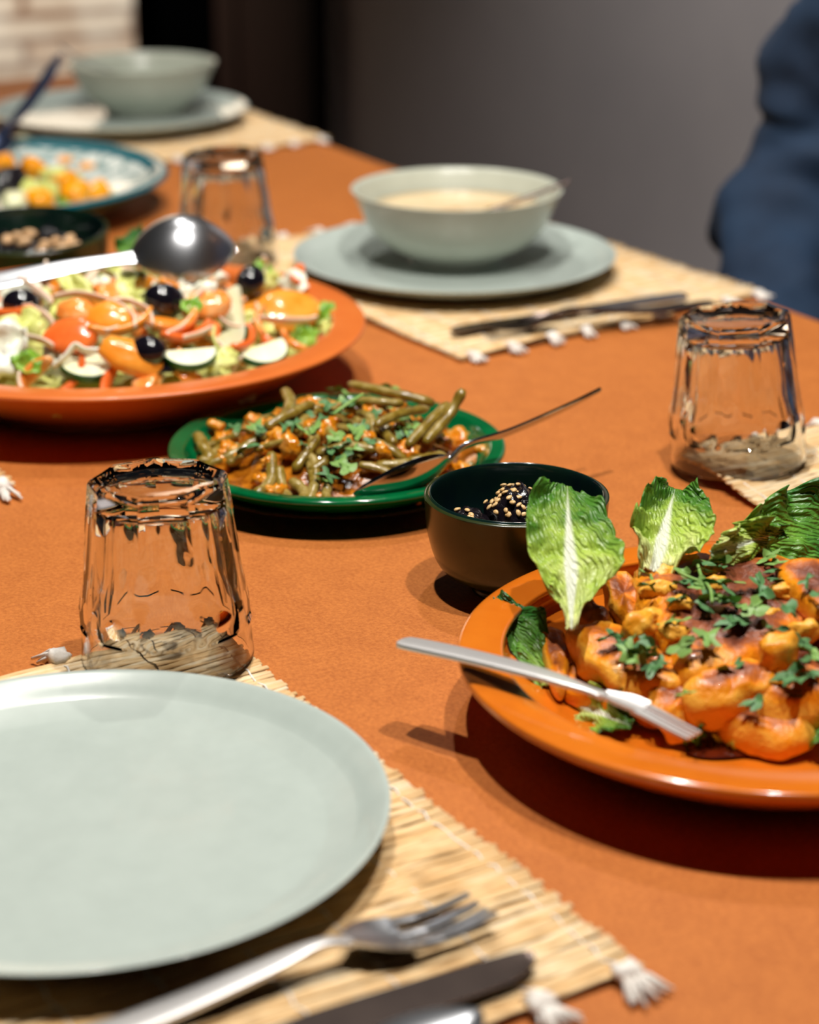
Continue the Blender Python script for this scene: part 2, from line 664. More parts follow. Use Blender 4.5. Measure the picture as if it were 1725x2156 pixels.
# ------------------------------------------------------------------ the table
tab = thing('dining_table', 'long dining table with a burnt orange leather-like top under all the dishes', 'table', W(0, 0), (0, 0, math.atan2(EX.y, EX.x)))
v, f = [], []
TL, TW = 3.6, 1.16
prof = smooth_path([(0.0,), (1.0,)], 2)
v, f = box(0, TL, -TW, 0, TZ - 0.035, TZ)
tt = mk('table_top', v, f, M['table'], tab, smooth=False)
tt.cycles.is_caustics_receiver = True
bv = tt.modifiers.new('bevel', 'BEVEL')
bv.width = 0.006
bv.segments = 3
for x in (0.12, TL - 0.12):
    for y in (-0.12, -TW + 0.12):
        v, f = sweep([(x, y, 0), (x, y, TZ - 0.035)], [0.028, 0.036], [0.028, 0.036], (1, 0, 0), 12, 5)
        mk('leg', v, f, M['wood'], tab, sharp=40)


# ------------------------------------------------------------------ placemats
def placemat(corner, dn, de, ln, le, label, seed, zf=None, tassels=9, cut=None, both=True, fluff=1.0):
    """corner: world point; dn: direction of the straws; de: direction of the warp threads; ln, le: the sizes"""
    rng = random.Random(seed)
    dn, de = Vector(dn).normalized(), Vector(de).normalized()
    root = thing('placemat', label, 'placemat', corner, group='woven straw placemats')
    v, f, tone = [], [], []
    pitch = 0.0026
    N = int(le / pitch)
    zf = zf or (lambda a, b: 0.0)
    seg = 16
    for i in range(N):
        b = (i + 0.5) * pitch
        a0, a1 = rng.uniform(-0.002, 0.002), ln + rng.uniform(-0.002, 0.003)
        if cut:
            a0 += cut(b)
        ph = rng.uniform(0, 6)
        pts = []
        for k in range(seg + 1):
            a = a0 + (a1 - a0) * k / seg
            bb = b + 0.0011 * math.sin(a * 55 + ph) + 0.004 * noise.noise(Vector((a * 9, b * 6, seed)))
            z = 0.0034 + 0.0006 * math.sin(a * 180 + i * PI) + 0.0012 * noise.noise(Vector((a * 14, b * 14, seed + 5))) + zf(a, b)
            pts.append(dn * a + de * bb + Vector((0, 0, z)))
        n0 = len(v)
        sweep(pts, rng.uniform(0.0016, 0.0021), rng.uniform(0.0008, 0.0011), de, 6, 2, v, f)
        tone += [0.35 + 0.6 * rng.random()] * (len(v) - n0)
    # thin backing so that no gaps show
    n0 = len(v)
    g = 24
    for i in range(g + 1):
        for k in range(g + 1):
            a, b = ln * k / g, le * i / g
            if cut:
                a = max(a, cut(b))
            v.append(dn * a + de * b + Vector((0, 0, 0.0026 + zf(a, b))))
            tone.append(0.35)
    for i in range(g):
        for k in range(g):
            p = n0 + i * (g + 1) + k
            f.append((p, p + 1, p + g + 2, p + g + 1))
    mk('woven_straw', v, f, M['straw'], root, attr={'tone': tone}).cycles.is_caustics_receiver = True
    # white cotton warp threads on the surface, then the tassels they end in
    v, f = [], []
    for j in range(tassels):
        a = ln * (0.03 + 0.94 * j / (tassels - 1))
        pts = []
        for k in range(60):
            b = le * k / 59
            aa = max(a, cut(b) + 0.004) if cut else a
            pts.append(dn * (aa + 0.0008 * math.sin(k * 1.9 + j)) + de * b + Vector((0, 0, 0.0042 + 0.0011 * math.sin(k * PI * 0.9 + j) + zf(aa, b))))
        sweep(pts, 0.0006, 0.0005, None, 5, 2, v, f)
    mk('warp_threads', v, f, M['cotton'], root)
    for end in ((0, 1) if both else (1,)):
        for j in range(tassels):
            a = ln * (0.03 + 0.94 * j / (tassels - 1)) + rng.uniform(-0.002, 0.002)
            b = le if end else 0.0
            if not end and cut:
                a = max(a, cut(0) + 0.003)
            out = de if end else -de
            v, f = [], []
            z0 = 0.004 + zf(a, b)
            for q in range(16):
                L = rng.uniform(0.007, 0.016) * fluff
                sp = rng.uniform(-0.7, 0.7)
                p0 = dn * a + de * b + Vector((0, 0, z0))
                dr = (out + dn * sp).normalized()
                pts = [p0 - out * 0.004, p0 + Vector((0, 0, rng.uniform(0, 0.0025))), p0 + dr * L * 0.5 + Vector((0, 0, rng.uniform(-0.001, 0.002)))]
                e = p0 + dr * L
                pts.append(Vector((e.x, e.y, rng.uniform(0.0022, 0.0035))))
                sweep(pts, [0.0012, 0.0014, 0.0012, 0.0009], [0.0012, 0.0014, 0.0011, 0.0008], None, 5, 2, v, f)
            vb, fb = blob((0.0048 * fluff, 0.0048 * fluff, 0.0034 * fluff), 0.5, 2.5, rng.random() * 9, 2)
            p0 = dn * a + de * (b + (0.002 if end else -0.002)) + Vector((0, 0, z0 + 0.0006))
            n0 = len(v)
            v += [x + p0 for x in vb]
            f += [tuple(n0 + i for i in q) for q in fb]
            mk('tassel', v, f, M['cotton'], root)
    return root


# mat under the front plate: straws run from the far edge towards the lower left
c1, c2 = at(452, 1342), at(1352, 2052)
e1 = (c2 - c1).normalized()
n1 = Vector((-0.86, -0.51, 0))
placemat(c1, n1, e1, 0.33, (c2 - c1).length, 'straw placemat under the empty front plate, fork and knife lying on it', 3,
         zf=lambda a, b: 0.007 * max(0, 1 - b / 0.06) * max(0, 1 - a / 0.14) + 0.0015 * math.sin(b * 24 + 1) ** 2,
         cut=lambda b: 0.012 * max(0, 1 - b / 0.02) ** 2, fluff=1.35)
# mat under the soup bowl's plate
A2, B2 = at(972, 764), at(1590, 628)
n2 = (B2 - A2).normalized()
e2 = Vector((0.555, -0.832, 0))
placemat(A2 - e2 * 0.40, n2, e2, (B2 - A2).length + 0.012, 0.40, 'straw placemat with white tassels under the soup bowl, by the far table edge', 5,
         zf=lambda a, b: 0.003 * math.sin(a * 16 + b * 8) ** 2 * max(0, 1 - a / 0.2))
# mat under the farthest plate
B3 = at(690, 298)
e3, n3 = Vector((0.50, -0.866, 0)), Vector((0.80, 0.60, 0))
placemat(B3 - n3 * 0.32 - e3 * 0.40, n3, e3, 0.32, 0.40, 'straw placemat under the farthest plate, its tasselled corner beside the dark doorway', 7)
# mat on the right, its corner under the right-hand glass
c4 = at(1432, 988)
n4, e4 = (at(1725, 905) - at(1438, 975)).normalized(), (at(1625, 1096) - at(1432, 988)).normalized()
placemat(c4, n4, e4, 0.32, 0.40, 'straw placemat with a ragged edge behind the lettuce, under the tilted glass', 11,
         zf=lambda a, b: 0.006 * max(0, 1 - b / 0.12) * max(0, 1 - a / 0.25) + 0.003 * math.sin(b * 40) ** 2 * max(0, 1 - a / 0.05))
# mat at the left, only a tasselled corner shows
c5 = at(34, 1030)
placemat(c5 - e1 * 0.38, n1, e1, 0.32, 0.38, 'straw placemat at the left edge of the photo showing only frayed white tassels', 13, fluff=1.6)


# ------------------------------------------------------------------ crockery
def turned(name, prof, m, loc, label, cat, n=128, rot=None, group=None, inner=None, split=None):
    v, f = lathe(prof, n)
    o = mk(name, v, f, m, loc=loc, rot=rot)
    return tag(o, label, cat, group)


def coupe(R, h):
    """plate profile from the underside centre to the upper centre"""
    return smooth_path([(0, 0.003), (R * 0.35, 0.003), (R * 0.56, 0.0028), (R * 0.585, 0.0), (R * 0.62, 0.0), (R * 0.645, 0.003), (R * 0.80, h * 0.32),
                        (R * 0.93, h * 0.68), (R * 0.99, h * 0.93), (R, h * 0.985), (R * 0.994, h), (R * 0.980, h * 0.975), (R * 0.94, h * 0.80), (R * 0.89, h * 0.55),
                        (R * 0.83, h * 0.37), (R * 0.74, h * 0.29), (R * 0.4, h * 0.28), (0, h * 0.28)], 70)


def fix(prof):
    return [(max(0.0, r) if 0 < i < len(prof) - 1 else 0.0, z) for i, (r, z) in enumerate(prof)]


MAT = 0.0052  # height of a placemat
P1 = at(171, 1700, 0.021)
turned('dinner_plate', fix(coupe(0.131, 0.019)), M['celadon'], (P1.x, P1.y, TZ + MAT), 'empty pale celadon dinner plate at the front on a straw placemat', 'plate', 160)
P2 = at(957, 532, 0.022)
turned('dinner_plate', fix(coupe(0.139, 0.018)), M['celadon'], (P2.x, P2.y, TZ + MAT), 'pale celadon plate under the bowl of cream soup', 'plate', 128)
P3 = at(254, 228, 0.022)
turned('dinner_plate', fix(coupe(0.150, 0.019)), M['celadon'], (P3.x, P3.y, TZ + MAT), 'pale celadon plate farthest away, under the bowl beside the brick wall', 'plate', 128)


def bowl_prof(R, h, foot, t=0.004):
    return fix(smooth_path([(0, 0.003), (foot * 0.7, 0.003), (foot * 0.86, 0), (foot, 0), (foot * 1.04, 0.005), (R * 0.66, h * 0.24), (R * 0.83, h * 0.48),
                            (R * 0.95, h * 0.84), (R, h * 0.985), (R * 0.995, h), (R - t * 0.9, h * 0.985), (R * 0.95 - t, h * 0.84), (R * 0.83 - t, h * 0.5),
                            (R * 0.64 - t, h * 0.27), (R * 0.36, h * 0.14), (0, h * 0.11)], 70))


BZ2 = TZ + MAT + 0.0055
B2c = at(962, 400, 0.072)
turned('soup_bowl', bowl_prof(0.091, 0.063, 0.040), M['celadon_bowl'], (B2c.x, B2c.y, BZ2), 'celadon bowl of cream soup on the plate by the far table edge', 'bowl')
v, f = lathe([(0, 0.0462), (0.03, 0.0464), (0.06, 0.0460), (0.0755, 0.0462), (0.0745, 0.040), (0, 0.03)], 64)
v = [(x, y, z + 0.0022 * nz((x, y, 0), 45, 3) * (z > 0.045) * (math.hypot(x, y) < 0.07)) for x, y, z in v]
tag(mk('cream_soup', v, f, M['soup'], loc=(B2c.x, B2c.y, BZ2)), 'pale orange cream soup filling the bowl by the far table edge', 'soup', kind='stuff')
B3c = at(299, 128, 0.072)
turned('soup_bowl', bowl_prof(0.0875, 0.060, 0.045), M['celadon_bowl'], (B3c.x, B3c.y, BZ2), 'celadon bowl farthest away, in front of the dark doorway', 'bowl')
v, f = lathe([(0, 0.044), (0.03, 0.044), (0.0715, 0.044), (0.0705, 0.038), (0, 0.03)], 48)
tag(mk('pale_soup', v, f, M['soup_white'], loc=(B3c.x, B3c.y, BZ2)), 'pale soup in the farthest bowl', 'soup', kind='stuff')


def dish_prof(R, h, base, t, lip, thin=False):
    """deep dish with a thick rounded rim"""
    return fix(smooth_path([(0, 0.0), (base * 0.6, 0.0), (base, 0.0), (base * 1.03, 0.003)]
                            + ([(R * 0.74, h * 0.36), (R * 0.90, h * 0.74), (R * 0.965, h * 0.875), (R * 0.995, h * 0.925), (R, h * 0.955)] if thin else
                               [(R * 0.80, h * 0.40), (R * 0.95, h * 0.74), (R * 0.995, h * 0.88), (R, h * 0.93)]) + [
                            (R * 0.992, h * 0.985), (R - lip * 0.35, h), (R - lip * 0.8, h * 0.985), (R - lip, h * 0.95), (R * 0.86, h * 0.70), (R * 0.76, h * 0.48),
                            (base, t + 0.003), (base * 0.8, t), (base * 0.4, t), (0, t)], 84))


TC = at(1596, 1375, 0.037)
turned('serving_plate', dish_prof(0.1425, 0.039, 0.085, 0.008, 0.022), M['terra'], (TC.x, TC.y, TZ), 'glossy orange terracotta plate of fried pieces and lettuce at the right', 'plate', 160)
SC = at(232, 680, 0.047)
turned('serving_plate', dish_prof(0.183, 0.049, 0.105, 0.010, 0.024, True), M['terra_salad'], (SC.x, SC.y, TZ), 'large matte terracotta plate heaped with mixed salad', 'plate', 160)
GC = at(710, 935, 0.025)
turned('oval_plate', dish_prof(0.106, 0.026, 0.066, 0.005, 0.010), M['green'], (GC.x, GC.y, TZ), 'emerald green glazed plate of stewed green beans', 'plate', 128)
EC = at(-48, 365, 0.037)
turned('salad_plate', dish_prof(0.186, 0.038, 0.10, 0.008, 0.012), M['teal'], (EC.x, EC.y, TZ), 'white patterned plate with a teal rim holding orange fruit salad', 'plate', 128)


def small_bowl(R, h, foot, loc, rot, label, name='small_bowl'):
    root = thing(name, label, 'bowl', loc, rot)
    t = 0.004
    outp = smooth_path([(0, 0.002), (foot * 0.7, 0.002), (foot * 0.85, 0.0), (foot, 0), (foot * 1.02, 0.006), (R * 0.82, h * 0.26), (R * 0.96, h * 0.58), (R, h * 0.95), (R * 0.995, h * 0.99), (R - t * 0.5, h)], 50)
    inp = smooth_path([(R - t * 0.5, h), (R - t, h * 0.985), (R * 0.95 - t, h * 0.58), (R * 0.78 - t, h * 0.26), (R * 0.4, h * 0.13), (0, h * 0.12)], 36)
    outp[0] = (0, outp[0][1])
    inp[-1] = (0, inp[-1][1])
    v, f = lathe([(max(0, r), z) for r, z in outp], 96)
    mk('outer_wall', v, f, M['dark_green'], root)
    v, f = lathe([(max(0, r), z) for r, z in inp], 96)
    mk('inner_glaze', v, f, M['dark_green_in'], root)
    return root


SB = at(1088, 1038, 0.056)
small_bowl(0.0505, 0.056, 0.024, (SB.x, SB.y, TZ), (0, 0, 0), 'small dark green bowl of black prunes with sesame beside the lettuce')
DB = at(58, 485, 0.058)
small_bowl(0.067, 0.060, 0.032, (DB.x, DB.y, TZ), (math.radians(4), 0, 0), 'dark green bowl of black prunes and almonds behind the salad')


# ------------------------------------------------------------------ drinking glasses
def make_tumbler():
    H, n, sub = 0.0955, 9, 14
    N = n * sub
    rnd = lambda z: 0.0437 - 0.0080 * (z / H) ** 1.0 + 0.0024 * math.exp(-((z - 0.029) / 0.010) ** 2)
    facd = lambda z: (0.0437 + 0.0012) - 0.0122 * (z / H) ** 0.92   # distance of the flat facets from the axis

    def outer(z, a):
        loc = ((a / (2 * PI) * n) % 1.0 - 0.5) * 2 * PI / n
        r = rnd(z)
        d = facd(z) * (1 - 0.010 * (1 - (loc / (PI / n)) ** 2))
        if z > 0.02:
            r = min(r, d / math.cos(loc))
        return r

    zs = [0.0, 0.0008] + [0.004 + (H - 0.0045 - 0.004) * k / 84 for k in range(85)] + [H - 0.0030, H - 0.0018, H - 0.0009, H - 0.0003]
    v, f, th, rows = [], [], [], []

    def row(fun, z, thick):
        r = []
        for i in range(N):
            a = 2 * PI * i / N
            rr = fun(a)
            r.append(len(v))
            v.append((rr * math.cos(a), rr * math.sin(a), z))
            th.append(thick(a) if callable(thick) else thick)
        rows.append(r)

    ss = lambda x, a, b: max(0.0, min(1.0, (x - a) / (b - a)))
    wallt = lambda z: 0.0022 + 0.0025 * ss(z, 0.02, 0.08)
    inner_top = H - 0.013
    # inner surface from its centre outwards and down to the rim
    pole0 = len(v)
    v.append((0, 0, inner_top + 0.0015))
    th.append(0.55)
    for q in (0.25, 0.5, 0.75, 0.92):
        row(lambda a: (rnd(inner_top) - 0.0062) * q, inner_top + 0.0015 * (1 - q * q), 0.55)
    row(lambda a: (rnd(inner_top) - 0.0056), inner_top - 0.0006, 0.8)
    row(lambda a: (rnd(inner_top) - 0.0051), inner_top - 0.002, 0.8)
    for k in range(14):
        z = inner_top - 0.005 - (inner_top - 0.005 - 0.0008) * k / 13
        row(lambda a: rnd(z) - wallt(z), z, 0.25 * ss(z, 0.03, 0.07))
    row(lambda a: rnd(0) - 0.0012, 0.0, 0.2)
    for z in zs[1:]:
        zz = z
        def thick(a, zz=zz):
            loc = abs(((a / (2 * PI) * n) % 1.0 - 0.5) * 2)
            e = ss(loc, 0.55, 0.95) * ss(zz, 0.024, 0.032)
            arch = math.exp(-((outer(zz, a) - rnd(zz)) / 0.0006) ** 2) * ss(zz, 0.024, 0.030) * (1 - ss(zz, 0.05, 0.06))
            return min(1.0, 0.10 * ss(zz, 0.02, 0.035) + 0.75 * e + 0.7 * arch + 0.6 * ss(zz, H - 0.016, H - 0.008))
        row(lambda a: outer(zz, a) - 0.0026 * max(0.0, (zz - (H - 0.0034)) / 0.0031) ** 2.4, zz, thick)
    for q, dz in ((0.86, 0.0), (0.80, -0.0012), (0.6, -0.0022), (0.3, -0.0028)):
        row(lambda a: (outer(H, a) - 0.0026) * 0.93 if q > 0.84 else rnd(H) * 0.93 * q, H - 0.0002 + dz, 0.55 if q < 0.84 else 0.85)
    pole1 = len(v)
    v.append((0, 0, H - 0.003))
    th.append(0.5)
    for i in range(N):
        f.append((pole0, rows[0][i], rows[0][(i + 1) % N]))
        f.append((rows[-1][i], rows[-1][(i + 1) % N], pole1))
    for a, b in zip(rows, rows[1:]):
        for i in range(N):
            j = (i + 1) % N
            f.append((a[i], a[j], b[j], b[i]))
    return mk('tumbler', v, f, M['glass'], sharp=24)


tum = make_tumbler()
tum.cycles.is_caustics_caster = True
G1 = at(355, 1392, 0.004)
tum.location = (G1.x, G1.y, TZ + 0.0075)
tum.rotation_euler = (math.radians(-1.0), math.radians(-0.5), 0.35)
tag(tum, 'upside-down faceted glass behind the empty front plate', 'glass', 'upturned faceted tumblers')
t2 = tum.copy()
C.objects.link(t2)
G2 = at(1553, 978, 0.004)
t2.location = (G2.x, G2.y, TZ + 0.0085)
t2.rotation_euler = (0, math.radians(-4.2), 0.1)
tag(t2, 'upside-down faceted glass leaning on a mat corner at the right, behind the lettuce', 'glass', 'upturned faceted tumblers')
t3 = tum.copy()
C.objects.link(t3)
G3 = at(482, 552, 0.004)
t3.location = (G3.x, G3.y, TZ + 0.006)
t3.rotation_euler = (0, math.radians(-1.5), 0.5)
tag(t3, 'upside-down faceted glass far back between the teal plate and the soup bowl', 'glass', 'upturned faceted tumblers')


# ------------------------------------------------------------------ cutlery (local x runs from the handle's end to the tip)
def orient(o, p0, p1, roll=0.0):
    x = (Vector(p1) - Vector(p0)).normalized()
    y = Vector((0, 0, 1)).cross(x).normalized()
    z = x.cross(y)
    m = Matrix((x, y, z)).transposed().to_4x4()
    m = m @ Matrix.Rotation(roll, 4, 'X')
    o.location = p0
    o.rotation_euler = m.to_euler()


def fork(label, L=0.20, zprof=None, group=None, m='steel', hw=0.0095, cat='fork', hm=None):
    root = thing('fork', label, cat, group=group)
    k = L / 0.20
    zp = zprof or [(0, 0.0035), (0.05, 0.003), (0.10, 0.008), (0.128, 0.0115), (0.142, 0.0085), (0.16, 0.0030), (0.18, 0.0022), (0.20, 0.0060)]
    zp = smooth_path(zp, 120)

    def z(x):
        x /= k
        for (a, za), (b, zb) in zip(zp, zp[1:]):
            if a <= x <= b + 1e-9:
                return za + (zb - za) * (x - a) / max(b - a, 1e-9)
        return zp[-1][1]

    hx = [(0.0, 0.004), (0.004, 0.0075), (0.03, 0.0082), (0.08, 0.0074), (0.112, 0.0056), (0.130, 0.0032), (0.142, 0.0042)]
    pts = smooth_path(hx, 40)
    v, f = sweep([(x * k, 0, z(x * k)) for x, w in pts], [w for x, w in pts], [0.0018 - 0.0004 * (i / 39) for i in range(40)], (0, 1, 0), 14, 4)
    mk('handle', v, f, M[hm or m], root, sharp=50)
    pts = smooth_path([(0.140, 0.0040), (0.147, hw * 0.75), (0.155, hw * 1.04), (0.166, hw * 1.05)], 18)
    v, f = [], []
    rows = []
    for x, w in pts:
        r = []
        for i in range(13):
            u = i / 12 * 2 - 1
            r.append((x * k, u * w, z(x * k) + 0.0024 * u * u * (w / 0.01)))
        rows.append(r)
    nrow = len(rows)
    for dz in (0.0008, -0.0008):
        for r in rows:
            for p in r:
                v.append((p[0], p[1], p[2] + dz))
    o2 = nrow * 13
    for a in range(nrow - 1):
        for i in range(12):
            q = a * 13 + i
            f.append((q, q + 1, q + 14, q + 13))
            f.append((o2 + q, o2 + q + 13, o2 + q + 14, o2 + q + 1))
    for a in range(nrow - 1):
        for i in (0, 12):
            q = a * 13 + i
            f.append((q, q + 13, o2 + q + 13, o2 + q))
    for a in (0, nrow - 1):
        for i in range(12):
            q = a * 13 + i
            f.append((q, o2 + q, o2 + q + 1, q + 1))
    mk('head', v, f, M[m], root, sharp=50)
    for j in range(4):
        y = (j - 1.5) * hw * 0.54
        pts = [(0.164 + 0.036 * q / 11) for q in range(12)]
        v, f = sweep([(x * k, y * (1 - 0.06 * q / 11), z(x * k) + 0.0024 * (y / 0.0095) ** 2 * (1 - 0.6 * q / 11)) for q, x in enumerate(pts)],
                     [(0.00255 - 0.0010 * (q / 11)) * hw / 0.0115 for q in range(12)], [0.0011 - 0.0003 * (q / 11) for q in range(12)], (0, 1, 0), 8, 3)
        mk('tine', v, f, M[m], root, sharp=50)
    return root


def spoon(label, L=0.18, bl=0.055, bw=0.019, depth=0.008, zprof=None, m='steel', hw=0.006, group=None, name='spoon', flip=False, neck=0.0028):
    root = thing(name, label, 'spoon', group=group)
    hl = L - bl
    zp = zprof or [(0, 0.012), (0.3, 0.006), (0.7, 0.006), (0.92, 0.010), (1.0, 0.0095)]
    pts = smooth_path([(t * hl, z) for t, z in zp], 40)
    ws = smooth_path([(hw * 0.5,), (hw,), (hw * 1.0,), (hw * 0.75,), (neck,), (neck * 1.3,)], 40)
    v, f = sweep([(x, 0, z) for x, z in pts], [w[0] for w in ws], [0.0013 + 0.0005 * (i / 39) for i in range(40)], (0, 1, 0), 12, 3)
    mk('handle', v, f, M[m], root, sharp=50)
    v, f = [], []
    nu, nv = 28, 14
    z0 = pts[-1][1]
    s = -1 if flip else 1
    for lay in (0, 1):
        for i in range(nu + 1):
            u = i / nu
            wid = bw * math.sin(PI * min(1, max(0, u)) ** 0.86) ** 0.62 if 0 < u < 1 else 0.0
            wid = max(wid, neck * 1.1 if u < 0.5 else 0.0003)
            for k in range(nv + 1):
                q = k / nv * 2 - 1
                d = depth * (1 - q * q) * math.sin(PI * min(1, u)) ** 0.8
                v.append((hl - 0.002 + u * bl, q * wid, z0 - s * d + (0.0007 if lay else -0.0007) - 0.002 * u * 0))
    o2 = (nu + 1) * (nv + 1)
    for i in range(nu):
        for k in range(nv):
            q = i * (nv + 1) + k
            f.append((q, q + 1, q + nv + 2, q + nv + 1))
            f.append((o2 + q, o2 + q + nv + 1, o2 + q + nv + 2, o2 + q + 1))
        for k in (0, nv):
            q = i * (nv + 1) + k
            f.append((q, q + nv + 1, o2 + q + nv + 1, o2 + q))
    for i in (0, nu):
        for k in range(nv):
            q = i * (nv + 1) + k
            f.append((q, o2 + q, o2 + q + 1, q + 1))
    mk('spoon_bowl', v, f, M[m], root, sharp=60)
    return root


def knife(label, L=0.21, m='steel_blade', group=None):
    root = thing('table_knife', label, 'knife', group=group)
    pts = smooth_path([(0.0, 0.005), (0.006, 0.0085), (0.05, 0.0085), (0.095, 0.0065), (0.105, 0.006)], 24)
    v, f = sweep([(x, 0, 0.0042) for x, w in pts], [w for x, w in pts], [0.003 if i < 20 else 0.0024 for i in range(24)], (0, 1, 0), 14, 3)
    mk('handle', v, f, M['steel'], root, sharp=50)
    v, f = [], []
    out = smooth_path([(0.100, -0.0055, 0.0055), (0.118, -0.0085, 0.0085), (0.15, -0.0098, 0.009), (0.18, -0.0096, 0.0085), (0.197, -0.0075, 0.0078), (0.207, -0.002, 0.0066), (0.21, 0.003, 0.0042)], 40)
    for zz in (1, -1):
        for x, a, b in out:
            v += [(x * L / 0.21, a, 0.0042 + 0.0002 * zz), (x * L / 0.21, b, 0.0042 + 0.0011 * zz)]
    n = len(out)
    for i in range(n - 1):
        q = 2 * i
        f.append((q, q + 2, q + 3, q + 1))
        f.append((2 * n + q, 2 * n + q + 1, 2 * n + q + 3, 2 * n + q + 2))
        f.append((q, 2 * n + q, 2 * n + q + 2, q + 2))
        f.append((q + 1, q + 3, 2 * n + q + 3, 2 * n + q + 1))
    f.append((0, 1, 2 * n + 1, 2 * n))
    f.append((2 * n - 2, 4 * n - 2, 4 * n - 1, 2 * n - 1))
    mk('blade', v, f, M[m], root, smooth=False)
    return root


# cutlery of the front place setting
fk = fork('steel dinner fork on the front placemat, tines pointing up to the right', L=0.205, hw=0.0135, hm='steel_dull')
tip, heel = at(1018, 1888, 0.016), at(628, 2010, 0.016)
dirv = (tip - heel).normalized()
p0 = tip - dirv * 0.205
orient(fk, Vector((p0.x, p0.y, TZ + MAT)), Vector((tip.x, tip.y, TZ + MAT)), math.radians(-6))
kn = knife('dark-bladed table knife lying below the fork on the front placemat', L=0.22)
tip, heel = at(1134, 2026, 0.008), at(720, 2156, 0.008)
dirv = (tip - heel).normalized()
p0 = tip - dirv * 0.22
orient(kn, Vector((p0.x, p0.y, TZ + MAT)), Vector((tip.x, tip.y, TZ + MAT)), math.radians(0))
sp = spoon('steel table spoon at the lower edge of the photo, below the knife', L=0.19, bl=0.058, bw=0.017)
tip, heel = at(1020, 2146, 0.01), at(760, 2290, 0.01)
dirv = (tip - heel).normalized()
p0 = tip - dirv * 0.19
orient(sp, Vector((p0.x, p0.y, TZ + MAT)), Vector((tip.x, tip.y, TZ + MAT)))
# cutlery of the setting at the far edge
kn = knife('table knife lying beside the soup plate on its placemat', L=0.22)
p0, p1 = at(1440, 627, 0.008), at(958, 697, 0.008)
dirv = (p1 - p0).normalized()
orient(kn, Vector((p0.x, p0.y, TZ + MAT)), Vector((p0.x + dirv.x * 0.22, p0.y + dirv.y * 0.22, TZ + MAT)))
fk = fork('dinner fork lying in front of the soup plate across a knife', L=0.20, m='steel_blade', hw=0.011)
p0, p1 = at(1500, 640, 0.012), at(1062, 690, 0.012)
dirv = (p1 - p0).normalized()
orient(fk, Vector((p0.x, p0.y, TZ + MAT + 0.004)), Vector((p0.x + dirv.x * 0.2, p0.y + dirv.y * 0.2, TZ + MAT + 0.004)))
# spoons in the two soup bowls
sp = spoon('teaspoon standing in the cream soup, its handle over the bowl rim', L=0.11, bl=0.036, bw=0.012, hw=0.004, m='steel_blade', zprof=[(0, 0.002), (0.5, 0), (1, 0)])
p1 = Vector((B2c.x + 0.028, B2c.y - 0.012, BZ2 + 0.046))
p0 = p1 + (atd(1204, 374, 1.80) - p1).normalized() * 0.15
orient(sp, atd(1200, 386, 1.80), p1)
sp = spoon('spoon leaning out of the farthest bowl towards the brick wall', L=0.15, bl=0.042, bw=0.014)
p1 = Vector((B3c.x - 0.02, B3c.y - 0.01, BZ2 + 0.036))
q = atd(118, 116, 2.44)
orient(sp, q, p1)

# fork across the terracotta plate, seen almost on edge
q0, q1 = atd(848, 1352, 0.985), atd(1462, 1549, 0.90)
fk = fork('steel fork resting across the rim of the terracotta plate of fried pieces', L=(q1 - q0).length, m='steel_dull', hw=0.0072,
          zprof=[(0, 0.0), (0.05, 0.0035), (0.10, 0.0055), (0.14, 0.0048), (0.165, 0.0035), (0.18, 0.0018), (0.19, 0.0005), (0.20, -0.0005)])
orient(fk, q0, q1, math.radians(-8))

# spoon in the bean dish
q0 = atd(1268, 829, 1.31)
q1 = atd(724, 1016, 1.232)
sp = spoon('steel spoon lying in the stewed green beans, handle over the plate rim', L=(q1 - q0).length, bl=0.066, bw=0.0195, depth=0.010, hw=0.0045, m='steel_mirror',
           zprof=[(0, 0.003), (0.25, -0.001), (0.6, -0.004), (0.85, -0.003), (0.97, -0.008), (1.0, -0.009)], neck=0.0026)
orient(sp, q0, q1, math.radians(48))

# big spoon on the salad, bowl turned down
q0, q1 = atd(-190, 618, 1.47), atd(500, 528, 1.535)
sp = spoon('large serving spoon turned face down on top of the salad', L=(q1 - q0).length, bl=0.076, bw=0.036, depth=0.026, hw=0.0090, flip=True, name='serving_spoon', m='steel',
           zprof=[(0, -0.004), (0.3, 0.000), (0.7, 0.005), (0.90, 0.006), (1.0, 0.006)], neck=0.0065)
orient(sp, q0, q1, math.radians(24))

# dark handled spoon standing in the fruit salad
q0, q1 = atd(128, 138, 2.28), atd(4, 306, 2.14)
M['blue_steel'] = mat('blue_grey_steel', [lin(92, 104, 140), lin(110, 122, 156)], 40, 0.3, metal=0.9)
sp = spoon('blue-grey serving spoon standing in the fruit salad, leaning towards the farthest bowl', L=(q1 - q0).length + 0.05, bl=0.055, bw=0.02, m='blue_steel', hw=0.008, neck=0.006)
orient(sp, q0, q1)


# ------------------------------------------------------------------ food builders
def ensure_food(o, label, cat, group=None):
    return tag(o, label, cat, group)


